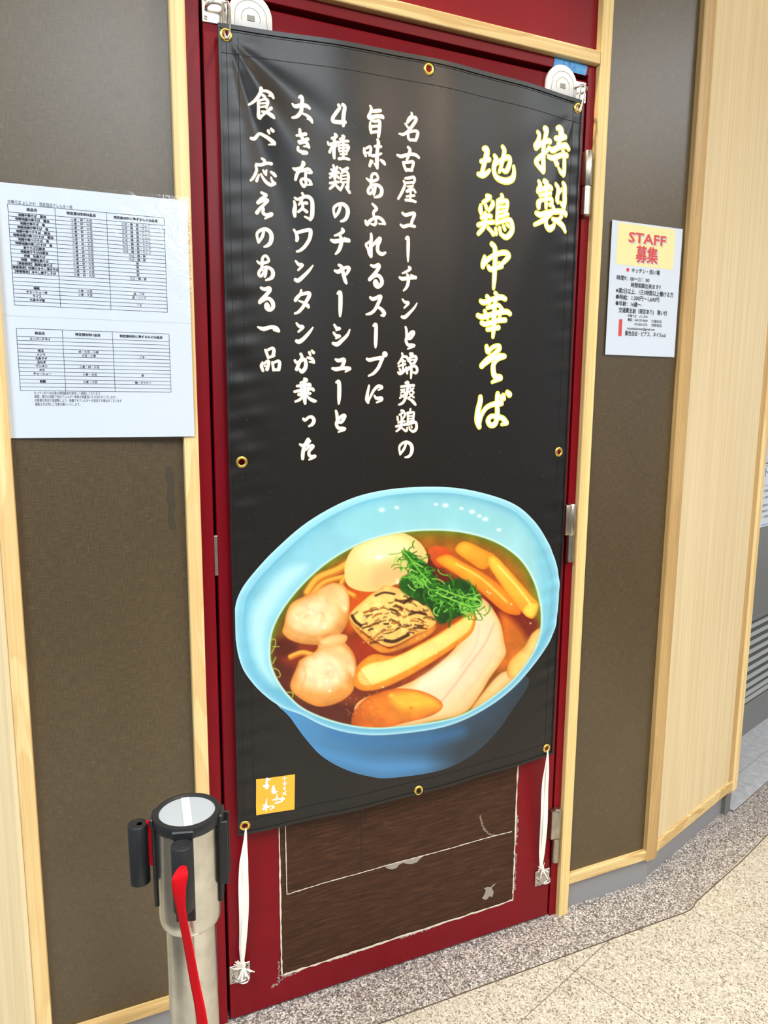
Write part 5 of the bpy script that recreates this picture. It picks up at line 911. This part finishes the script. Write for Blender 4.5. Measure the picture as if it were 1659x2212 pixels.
    for k in range(230):
        lobe = k % 5 < 2
        if lobe: t = r.random(); cx = 835+110*t+r.gauss(0, 26); cy = 370+150*t+r.gauss(0, 34)
        else: t = r.random(); cx = 960+225*t+r.gauss(0, 18); cy = 560+45*t+r.gauss(0, 48)*(1-.4*t)
        a = r.uniform(0, 6.28); L = r.uniform(24, 72); cv = r.uniform(-2.4, 2.4); pts = []
        for q_ in range(5): pts.append((cx, cy)); cx += L/4*math.cos(a); cy += L/4*math.sin(a)*.8; a += cv/4
        c = r.choice([(46, 120, 26), (70, 150, 40), (110, 184, 66), (28, 84, 18), (150, 206, 96), (60, 136, 30)])
        A.line(pts, r.uniform(3.5, 7), c, 3, .95, 4)
    A.line([(828, 348), (860, 380), (905, 440), (960, 500)], 7, (120, 190, 70), 3); A.line([(990, 520), (1090, 560), (1180, 580), (1200, 600), (1150, 610), (1040, 570), (985, 545)], 6, (140, 204, 84), 3)
    for pts in ([(205, 770), (225, 765), (228, 790), (210, 830)], [(205, 900), (240, 910), (250, 940), (222, 945)], [(215, 800), (245, 800)], [(270, 1015), (310, 1020), (305, 1050)], [(230, 850), (215, 880)]): A.line(pts, 5, (176, 192, 84), 3, .9)
    for k in range(30): A.dab(560+r.random()*170, 1000+r.random()*120, 3, 3, (236, 190, 120), .7)
    for x, y in ((1240, 550), (1228, 542), (985, 830), (735, 990), (1340, 600), (560, 620), (1430, 690), (650, 660)): A.dab(x, y, 5, 4, (255, 244, 220), .9)
    A.clip = None
    # mesh: cells inside the outline of bowl and body, edge vertices pulled onto that outline
    sil = np.maximum(A.sdf(A.smooth(rim), full), A.sdf(A.smooth(body), full))
    gy, gx = np.gradient(sil, A.step); g = np.hypot(gx, gy)+1e-6
    X, Y = A.X.copy(), A.Y.copy(); out = sil < 0
    near = out & (sil > -2.2*A.step)
    X[near] += (-sil*gx/g)[near]; Y[near] += (-sil*gy/g)[near]
    ok = (sil > 0) | near; inside = sil > 0
    cell = ok[:-1, :-1] & ok[:-1, 1:] & ok[1:, 1:] & ok[1:, :-1] & (inside[:-1, :-1] | inside[:-1, 1:] | inside[1:, 1:] | inside[1:, :-1])
    idx = np.arange(X.size).reshape(X.shape)
    q = np.stack([idx[:-1, :-1], idx[:-1, 1:], idx[1:, 1:], idx[1:, :-1]], -1)[cell]
    used, inv = np.unique(q, return_inverse=True); q = inv.reshape(-1, 4)
    px, pz = art_xy(X.ravel()[used], Y.ravel()[used]); P = on_banner(px, pz, .0008)
    C = A.C.copy(); C[near] = C[near]*0+np.array((150, 205, 225))/255.
    col = np.clip(A.C.reshape(-1, 3)[used], 0, 1)
    # outside verts take the colour of their inner neighbour
    fixm = (sil.ravel()[used] < 2)
    if fixm.any():
        jj = np.clip(((A.Y+gy/g*7)/A.step).round().astype(int), 0, X.shape[0]-1).ravel()[used]; ii = np.clip(((A.X+gx/g*7)/A.step).round().astype(int), 0, X.shape[1]-1).ravel()[used]
        col[fixm] = A.C[jj, ii][fixm]
    col = col**1.13                                             # ink sits a little darker than the screen colour
    lin = np.where(col <= .04045, col/12.92, ((col+.055)/1.055)**2.4)
    me = bpy.data.meshes.new('bowl_print'); me.from_pydata(P.tolist(), [], q.tolist())
    at = me.color_attributes.new('ink', 'FLOAT_COLOR', 'POINT')
    at.data.foreach_set('color', np.concatenate([lin, np.ones((len(lin), 1))], 1).ravel().astype(np.float32))
    m = Mat('printed_photo_ink', (1, 1, 1, 1), .36, spec=.5); ca = m.n('ShaderNodeVertexColor'); ca.layer_name = 'ink'; m.color(ca.outputs['Color'])
    me.materials.append(m.m); me.polygons.foreach_set('use_smooth', [True]*len(me.polygons)); me.update()
    o = link('bowl_photo_print', me, BANNER); o['label'] = 'printed photo of ramen in a pale blue bowl'
make_bowl_print()

# ------------------------------------------------------------------ hardware that carries the banner
def pad_eye(label, x, z, flip=1):
    t = tag(thing('pad_eye', label, 'pad eye', (x, -.003, z), 'steel pad eyes on the door'))
    pl = MB().bevel_box(x-.0215, x+.0215, -.0045, -.0021, z-.0205, z+.0205, .0010, None, 1)
    plate = pl.build('plate', CHROME, t, True, 30)
    for sx in (-1, 1):
        for sz in (-1, 1):
            M = Matrix.Translation((x+sx*.0155, -.0045, z+sz*.0140)) @ Matrix.Rotation(math.pi/2, 4, 'X')
            s = MB().lathe([(.0038, 0), (.0036, .0008), (.0022, .0013), (0, .0014)], 14, M).build('screw', CHROME, plate, True)
            MB().box(x+sx*.0155-.0018, x+sx*.0155+.0018, -.0062, -.0058, z+sz*.014-.0004, z+sz*.014+.0004).box(x+sx*.0155-.0004, x+sx*.0155+.0004, -.0062, -.0058, z+sz*.014-.0018, z+sz*.014+.0018).build('cross_slot', BLACKGAP, plate)
    MB().tube([(x-.0145, -.003, z), (x-.0150, -.012, z+.001*flip), (x-.010, -.020, z+.003*flip), (x, -.0225, z+.004*flip), (x+.010, -.020, z+.003*flip), (x+.0150, -.012, z+.001*flip), (x+.0145, -.003, z)], .0026, 10, False, 5).build('bail', CHROME, t, True)
    return t
pad_eye('steel pad eye at the top left corner of the red door', .2690, 1.9430)
pad_eye('steel pad eye at the top right corner of the red door', 1.0290, 1.9400)
pad_eye('steel pad eye at the bottom left of the door under the white tassel', .2700, .1110, -1)
pad_eye('steel pad eye at the bottom right of the door beside the lower hinge', 1.0290, .1180, -1)

def carabiner(label, a, b, w):
    a, b = Vector(a), Vector(b); t = tag(thing('carabiner', label, 'carabiner', tuple(b), 'carabiners holding the banner up'))
    d = (b-a); L = d.length; d = d.normalized(); s = Vector((1, -.55, 0)); s = (s-d*s.dot(d)).normalized()*w
    P = [a-d*.004, a-d*.002+s*.8, a+d*L*.30+s*1.05, a+d*L*.85+s*.75, b+d*.0035, a+d*L*.85-s*.6, a+d*L*.30-s*.6, a-d*.002-s*.6]
    MB().tube(P, .0021, 10, True, 6).build('hoop', CHROME, t, True)
    q0, q1 = a+d*L*.22-s*.62, a+d*L*.62-s*.62
    MB().tube([q0, q1], .0033, 12).build('gate_sleeve', CHROME, t, True)
carabiner('wire carabiner through the upper left banner eyelet', (.2825, -.0235, 1.9465), (.2820, -.0350, 1.8925), .0070)
carabiner('wire carabiner through the upper right banner eyelet', (1.0260, -.0235, 1.9430), (1.0110, -.0330, 1.8925), .0060)

def plastic_disc(label, x, z):
    t = tag(thing('door_bumper', label, 'plastic hook', (x, -.003, z), 'white plastic discs behind the banner top'))
    prof = [(x-.038, z-.045)]+[(x+.038*math.cos(math.radians(180-k*9)), z+.038*math.sin(math.radians(180-k*9))) for k in range(21)]+[(x+.038, z-.045)]
    def slab(pts, y0, y1, s):
        n = len(pts); cx, cz = x, z
        mb = MB(); A = [(px, y1, pz) for px, pz in pts]; B = [(px, y0+.0025, pz) for px, pz in pts]; C_ = [(cx+(px-cx)*s, y0, cz+(pz-cz)*s) for px, pz in pts]
        mb.add(A+B+C_, [tuple(range(n-1, -1, -1))]+[(i, (i+1) % n, n+(i+1) % n, n+i) for i in range(n)]+[(n+i, n+(i+1) % n, 2*n+(i+1) % n, 2*n+i) for i in range(n)]+[tuple(range(2*n, 3*n))])
        return mb
    slab(prof, -.0125, -.0022, .93).build('body', WHITEPL, t, True, 40)
    for r, a0, a1 in ((.0285, 20, 160), (.0165, -20, 200)):
        pts = [(x+r*math.cos(math.radians(a)), -.0126, z-.004+r*math.sin(math.radians(a))) for a in np.linspace(a0, a1, 26)]
        if r > .02: pts = [(x+.030, -.0126, z-.03)]+pts+[(x-.030, -.0126, z-.03)]
        MB().tube(pts, .0004, 5).build('moulding_line', GREYLINE, t)
    MB().bevel_box(x-.0065, x+.0065, -.0134, -.0120, z-.0085, z+.0012, .0008).build('slot_insert', Mat('grey_insert', S(142, 140, 134), .5), t)
plastic_disc('white plastic disc behind the upper left banner corner', .3290, 1.9430)
plastic_disc('white plastic disc behind the upper right banner corner', .9840, 1.9440)
tag(MB().add([(.9660, -.0018, 1.9770), (1.0490, -.0018, 1.9755), (1.0535, -.0018, 1.9945), (1.0400, -.0018, 1.9965), (1.0100, -.0018, 1.9985), (.9690, -.0018, 1.9995)],
             [(0, 1, 2, 3, 4, 5)]).build('masking_tape', TAPE), 'torn strip of blue tape on the red frame top right', 'tape')

def tie(label, top, bot, seed, tuft):
    """white plastic tape from a lower eyelet down to its pad eye, knotted and frayed at the foot"""
    t = tag(thing('tie_cord', label, 'cord', tuple(bot), 'white cords tying the banner down'))
    r = random.Random(seed); T, B = Vector(top), Vector(bot)
    for k in range(3):
        mb = MB(); n = 36; ph = r.uniform(0, 6)
        for i in range(n+1):
            s = i/n; c = T.lerp(B, s)
            w = (.0030+.0150*min(1, s/.22)*(1-.30*s))*(1 if k == 0 else .62)
            w *= .5*(1 if s < .86 else 1-.5*(s-.86)/.14)
            off = (k-1)*.0032*(math.sin(math.pi*s))+.0012*math.sin(s*9+ph)
            yy = c.y-.004*math.sin(math.pi*s)-(.0022 if k == 1 else .0010*k)-.0010*math.sin(s*13+ph)
            tw = .5*math.sin(s*5+ph)*.6
            for e in (-1, -.33, .33, 1):
                mb.v.append((c.x+off+w*e*math.cos(tw), yy+w*e*math.sin(tw)*.8-.0011*(1-e*e), c.z))
            if i:
                q = 4*i
                for j in range(3): mb.f.append((q-4+j, q-3+j, q+1+j, q+j))
        mb.build('tape_strand', CORD, t, True, 60)
    MB().lathe([(0, -.008), (.0045, -.006), (.0062, 0), (.0045, .006), (0, .008)], 14, Matrix.Translation(B+Vector((0, -.004, .004)))).build('knot', CORD, t, True)
    mb = MB()
    for k in range(tuft):
        a = r.uniform(-2.4, -.5) if k % 2 else r.uniform(1.6, 2.9); L = r.uniform(.014, .028); wd = .0014
        p = B+Vector((0, -.006-r.random()*.004, .002)); d = Vector((math.cos(a), r.uniform(-.5, .1), math.sin(a))).normalized(); s = Vector((-d.z, 0, d.x))*wd
        q = p+d*L; mb.add([p-s, p+s, q+s*.8, q-s*.8], [(0, 1, 2, 3)])
    mb.build('frayed_end', CORD, t)
    lk = [B+Vector((0, -.006, .006)), B+Vector((.010, -.012, -.012)), B+Vector((.007, -.016, -.026)), B+Vector((-.007, -.016, -.026)), B+Vector((-.012, -.012, -.012))]
    MB().tube(lk, .0016, 8, True, 5).build('wire_link', CHROME, t, True)
tie('white plastic cord from the lower left banner corner with a frayed tuft', (.2818, -.033, .4520), (.2745, -.010, .132), 3, 46)
tie('white plastic cord from the lower right banner corner', (1.0050, -.031, .4740), (1.0180, -.010, .150), 8, 10)

# ------------------------------------------------------------------ notices
def allergen():
    t = tag(thing('allergen_notice', 'laminated white allergen table on the left brown panel', 'notice', (.06, -.01, 1.22)))
    X0, X1, Z0, Z1 = -.0850, .2105, 1.2255, 1.6270
    yy = lambda x: -.0030-.0145*min(1, max(0, (x-X0)/(.195-X0)))**.9
    def slab(name, x0, x1, z0, z1, d0, d1, mat, n=16):
        mb = MB(); xs = np.linspace(x0, x1, n+1)
        for x in xs: mb.v += [(x, yy(x)-d0, z0), (x, yy(x)-d0, z1), (x, yy(x)-d1, z0), (x, yy(x)-d1, z1)]
        for i in range(n):
            a = 4*i; b = a+4
            mb.f += [(a, a+1, b+1, b), (a+2, b+2, b+3, a+3), (a, b, b+2, a+2), (a+1, a+3, b+3, b+1)]
        mb.f += [(0, 2, 3, 1), (4*n, 4*n+1, 4*n+3, 4*n+2)]
        return mb.build(name, mat, t, False)
    slab('paper', X0, X1, Z0, Z1, .0003, .0006, PAPER)
    place = lambda x, z: (x, yy(x)-.00085, z)
    def rule(x0, x1, z0, z1, mb):
        n = max(1, int((x1-x0)/.02)); xs = np.linspace(x0, x1, n+1); o = len(mb.v)
        for x in xs: mb.v += [(x, yy(x)-.0008, z0), (x, yy(x)-.0008, z1)]
        mb.f += [(o+2*i, o+2*i+2, o+2*i+3, o+2*i+1) for i in range(n)]
    def table(x0, c1, c2, x1, z0, zh, z1, rows, cells):
        mb = MB(); w = .0007; rh = (zh-z1)/rows
        for z in [z0]+[zh-rh*k for k in range(rows+1)]: rule(x0, x1, z-w/2, z+w/2, mb)
        for x in (x0, c1, c2, x1): rule(x-w/2, x+w/2, z1, z0, mb)
        mb.build('table_grid', INK, t)
        cols = [(x0, c1), (c1, c2), (c2, x1)]
        for r, c, body, h, b in cells:
            a, e = cols[c]; z = (z0+zh)/2 if r < 0 else zh-rh*(r+.5)
            print_line('table_text', body, a, e, z, h, place, INK, t, .00020 if c == 0 or r < 0 else .00006, False)
    A = '小麦・卵・大豆'; B = 'さば・鶏・豚・りんご'; Cc = 'さば・鶏・豚'
    n1 = ['地鶏中華そば　醤油', '特製地鶏中華そば　醤油', '地鶏中華そば　塩', '特製地鶏中華そば　塩', '地鶏中華つけそば　醤油', '特製地鶏中華つけそば　醤油', '地鶏中華つけそば　塩', '特製地鶏中華つけそば　塩', '煮干そば白醤油', '特製煮干そば白醤油', '芳醇　牡蠣そば', '特製　芳醇牡蠣そば', '【季節限定】濃厚牡蠣そば', '【季節限定】牡蠣の冷やし混ぜそば', '【季節限定】冷やし煮干しそば']
    cells = [(-1, 0, '商品名', .0042, 0), (-1, 1, '特定原材料料8品目', .0042, 0), (-1, 2, '特定原材料に準ずるもの20品目', .0040, 0)]
    for k, s_ in enumerate(n1): cells.append((k, 0, s_, .0036, 0))
    for k in range(15): cells.append((k, 1, A, .0037, .0))
    for k in range(15): cells.append((k, 2, B if k < 8 else Cc if k in (8, 9, 14) else '豚', .0037, .0))
    for k, a, b, c in ((18, '麺飯', '小麦・大豆', '鶏・ごま'), (19, 'チャーシュー丼', '小麦・大豆', '豚・リンゴ'), (20, 'ライス', '', ''), (21, '九条ネギ飯', '', 'ごま')):
        for j, s_ in enumerate((a, b, c)):
            if s_: cells.append((k, j, s_, .0036, 0))
    table(-.0660, .0023, .0800, .1715, 1.5955, 1.5832, 1.4400, 23, cells)
    cells = [(-1, 0, '商品名', .0042, 0), (-1, 1, '特定原材料7品目', .0042, 0), (-1, 2, '特定原材料に準ずるもの20品目', .0040, 0)]
    for k, a, b, c in ((0, 'スーパードライ', '', ''), (3, '味玉', '卵・大豆・小麦', ''), (4, 'メンマ', '大豆・小麦', 'ごま'), (5, '九条ネギ', '', ''), (6, '玉ねぎ', '', ''), (7, 'ワンタン', '小麦・卵・大豆', ''), (8, 'のり', '', ''), (9, 'チャーシュー', '小麦・大豆', '豚'), (11, '乾麺', '小麦・大豆', '鶏・ゼラチン')):
        for j, s_ in enumerate((a, b, c)):
            if s_: cells.append((k, j, s_, .0036, 0))
    table(-.0658, .0026, .0803, .1726, 1.4034, 1.3905, 1.3035, 14, cells)
    print_line('title_line', '中華そば よしかわ　西荻窪店アレルギー表', -.0655, .0285, 1.5990, .0052, place, INK, t, 0)
    for body, x1, z in (('キッチン内では共通の調理器具を使用して調理しております。', .0576, 1.3000), ('調理、盛付の過程で他のアレルギー物質が微量混入する恐れがございます。', .0815, 1.2940), ('お客様の症状や体調等により、微量でもアレルギーを発症する場合がございます', .0900, 1.2878), ('過敏な方は特にご注意お願いいたします。', .0240, 1.2815)):
        print_line('footnote_line', body, -.0456, x1, z, .0046, place, INK, t)
    mb = MB(); rule(X0, X1, 1.4225, 1.4232, mb); mb.build('fold_crease', INKSHADOW, t)
    slab('laminate', X0-.003, X1+.004, Z0-.004, Z1+.006, .0011, .0013, FILM)
allergen()

STAFF_LINES=[('STAFF', 1.1882, 1.2973, 1.6622, 0.0242), ('募集', 1.2116, 1.2753, 1.6267, 0.0311), ('キッチン・洗い場', 1.2019, 1.2849, 1.5898, 0.0099), ('時間9：00〜21：00', 1.1597, 1.255, 1.5711, 0.0101), ('時間相談出来ます!!', 1.2021, 1.29, 1.5577, 0.0103), ('※週2日以上、1日3時間以上働ける方', 1.1595, 1.3307, 1.543, 0.0109), ('●時給：1,300円〜1,600円', 1.1601, 1.2882, 1.5292, 0.0106), ('●年齢：16歳〜', 1.1604, 1.2353, 1.515, 0.0103), ('交通費支給（規定あり)\u3000賄い付', 1.1706, 1.3151, 1.5004, 0.0106), ('中華そば\u3000よしかわ', 1.1978, 1.2568, 1.489, 0.006), ('電話：049-293-8609\u3000（川越本店)', 1.1985, 1.3006, 1.4802, 0.0064), ('03-5303-2775\u3000（西荻窪店)', 1.2188, 1.3014, 1.471, 0.0064), ('kotobukiseimen@gmail.com', 1.1984, 1.2802, 1.4613, 0.0071), ('髪色自由・ピアス、ネイルo.k', 1.1926, 1.3161, 1.4498, 0.0101)]
def staff_notice():
    t = tag(thing('staff_notice', 'laminated staff recruitment notice with a yellow heading on the right brown panel', 'notice', (1.243, -.004, 1.396)))
    MB().bevel_box(1.1385, 1.3470, -.0042, -.0038, 1.3995, 1.6930, .0001, None, 1).build('paper', PAPER, t)
    MB().box(1.1555, 1.3240, -.00445, -.0043, 1.5998, 1.6890).build('heading_block', PAPERYEL, t)
    pl = lambda d: (lambda x, z: (x, -.0042-d, z))
    for k, (body, x0, x1, z, h) in enumerate(STAFF_LINES):
        if k < 2:
            print_line('heading_shadow', body, x0+.0035, x1+.0035, z-.0030, h, pl(.00035), INKSHADOW, t, .0009)
            print_line('heading_text', body, x0, x1, z, h, pl(.00055), INKRED, t, .0009)
        else:
            print_line('text_line', body, x0, x1, z, h*.92, pl(.0003), INK, t, .00028 if h > .009 else .00010)
    MB().add([(1.1902+.0043*math.cos(k*math.pi/12), -.0046, 1.5898+.0043*math.sin(k*math.pi/12)) for k in range(24)], [tuple(range(24))]).build('red_dot', INKRED, t)
    MB().box(1.1730, 1.1825, -.0047, -.0045, 1.4423, 1.4798).build('red_bar', INKRED, t)
    MB().box(1.1363, 1.3490, -.0053, -.0051, 1.3970, 1.6955).build('laminate', FILM, t)
staff_notice()

# ------------------------------------------------------------------ belt barrier post
def stanchion():
    cx, cy, top = .112, -.490, .785
    t = tag(thing('belt_barrier_post', 'stainless belt barrier post with black cassettes and a red belt in front of the door', 'barrier post', (cx, cy, 0)))
    M = Matrix.Translation((cx, cy, 0))
    MB().lathe([(0, .001), (.160, .001), (.160, .010), (.150, .018), (.060, .030), (.036, .034), (0, .034)], 48, M).build('base', STEEL, t, True, 40)
    MB().lathe([(.0310, .030), (.0310, .645)], 40, M).build('tube', STEEL, t, True, 40)
    MB().lathe([(.0312, .6395), (.0340, .6370), (.0370, .6405), (.0385, .6480), (.0388, .6560), (.0388, .7800)], 48, M).build('head_sleeve', STEEL, t, True, 40)
    cap = MB().lathe([(.0388, .7715), (.0405, .7720), (.0412, .7760), (.0412, .7835), (.0400, .7862), (.0362, .7868), (.0345, .7858), (.0338, .7838)], 48, M, False).build('cap_ring', BLACKPL, t, True, 40)
    MB().lathe([(.0342, .7840), (0, .7842)], 40, M).build('cap_disc', Mat('dull_disc', S(178, 187, 196), .40, .3), cap, True)
    tp = Mat('clear_tape_strip', S(232, 232, 226), .3)
    MB().box(-.0055, .0045, -.033, .033, .7844, .7848, M @ Matrix.Rotation(math.radians(-5), 4, 'Z')).build('tape_strip', tp, cap)
    f = Vector((-.27, -.963, 0)).normalized(); l = Vector((-.963, .27, 0)).normalized()
    for k, d in enumerate((f, l, -l, -f)):
        s = Vector((0, 0, 1)).cross(d)
        R = Matrix((s, d, Vector((0, 0, 1)))).transposed().to_4x4(); R.translation = Vector((cx, cy, 0))
        clip = MB().bevel_box(-.0115, .0115, .0375, .0420, .664, .7775, .0012, R, 1)
        clip.bevel_box(-.0135, .0135, .0385, .0440, .7735, .7838, .0015, R, 1)
        if k == 2: clip.bevel_box(-.0135, -.0095, .0400, .0500, .690, .775, .001, R, 1).bevel_box(.0095, .0135, .0400, .0500, .690, .775, .001, R, 1)
        c = clip.build('belt_receiver', BLACKPL, t, True, 30)
        if k < 2:
            Mc = Matrix.Translation(Vector((cx, cy, 0))+d*(.0545 if k == 0 else .0600))
            z0, z1 = (.6914, .7749) if k == 0 else (.693, .7725)
            body = MB().lathe([(0, z0), (.0110, z0), (.0125, z0+.0015), (.0125, z1-.0010), (.0117, z1), (.0090, z1), (.0088, z1-.0004), (.0060, z1-.0004), (.0058, z1), (.0030, z1), (0, z1-.0003)], 32, Mc).build('belt_end_cassette', BLACKPL, t, True, 40)
            if k == 1:
                MB().lathe([(0, z1+.0002), (.0032, z1+.0002)], 16, Mc @ Matrix.Translation((.002, -.001, 0))).build('screw_hole', BLACKGAP, body)
                MB().bevel_box(-.0015, .0015, .0430, .0500, .715, .776, .0005, R, 1).build('red_belt_stub', BELT, body)
            else:
                MB().box(-.006, .004, .047, .058, z0-.013, z0+.001, R).build('cassette_foot', BLACKPL, body)
    path = [(.0950, -.5570, .7560, .0110), (.0915, -.5660, .7510, .0178), (.0900, -.5665, .7358, .0150), (.0920, -.5640, .7046, .0098), (.0976, -.5655, .6611, .0100), (.1028, -.5755, .6162, .0108), (.1073, -.5905, .5743, .0116), (.112, -.606, .46, .012), (.118, -.625, .25, .013), (.122, -.64, .004, .013)]
    P = spline([Vector(p[:3]) for p in path], 8); Wd = [w.x for w in spline([Vector((p[3], 0, 0)) for p in path], 8)]
    mb = MB(); n = len(P)
    for i, (p, w) in enumerate(zip(P, Wd)):
        fold = max(0, 1-i/20.); slant = min(1, max(0, (i-10)/22.))
        side = Vector((.98, -.10, .1)).normalized(); outv = Vector((-.1, -.995, 0))
        for e in (-1, -.5, 0, .5, 1):                           # pinched with a crease where it leaves the cassette, then a flat tape turned edgeways
            depth = (.0055*abs(e)-.004)*fold+.0065*e*slant
            mb.v.append(tuple(p+side*(w/2*e)+outv*depth))
        if i:
            q = 5*i
            for j in range(4): mb.f.append((q-5+j, q-4+j, q+1+j, q+j))
    ob = mb.build('red_belt', BELT, t, True, 60)
    so = ob.modifiers.new('thickness', 'SOLIDIFY'); so.thickness = .0012; so.offset = 0
stanchion()

# ------------------------------------------------------------------ ceiling fixtures (out of frame, they light the front)
WHO = ('over the middle of the door', 'over the pale veneer wall', 'over the end post', 'over the concourse floor')
for k, (lx, ly, pw) in enumerate(DOWNLIGHTS):
    t = tag(thing('downlight', 'round ceiling downlight '+WHO[k], 'ceiling lamp', (lx, ly, CEIL), 'ceiling downlights'))
    MB().lathe([(.045, -.001), (.060, -.006), (.072, -.004), (.074, 0)], 32, Matrix.Translation((lx, ly, CEIL)), False).build('trim_ring', WHITEPL, t, True)
WHP = ('near left', 'near middle', 'near right', 'far left', 'back left', 'back right')
for k, (lx, ly, sx, sy, pw, col) in enumerate(PANEL_LAMPS):
    t = tag(thing('ceiling_panel_lamp', WHP[k]+' long fluorescent panel on the ceiling', 'ceiling lamp', (lx, ly, CEIL), 'ceiling panel lamps'))
    mb = MB()
    for a, b, c, d in ((-sx/2-.03, -sx/2, -sy/2-.03, sy/2+.03), (sx/2, sx/2+.03, -sy/2-.03, sy/2+.03), (-sx/2, sx/2, -sy/2-.03, -sy/2), (-sx/2, sx/2, sy/2, sy/2+.03)): mb.box(lx+a, lx+b, ly+c, ly+d, CEIL-.028, CEIL)
    mb.build('housing', WHITEPL, t)
    MB().box(lx-sx/2, lx+sx/2, ly-sy/2, ly+sy/2, CEIL-.012, CEIL-.004).build('diffuser', LAMPEM, t)
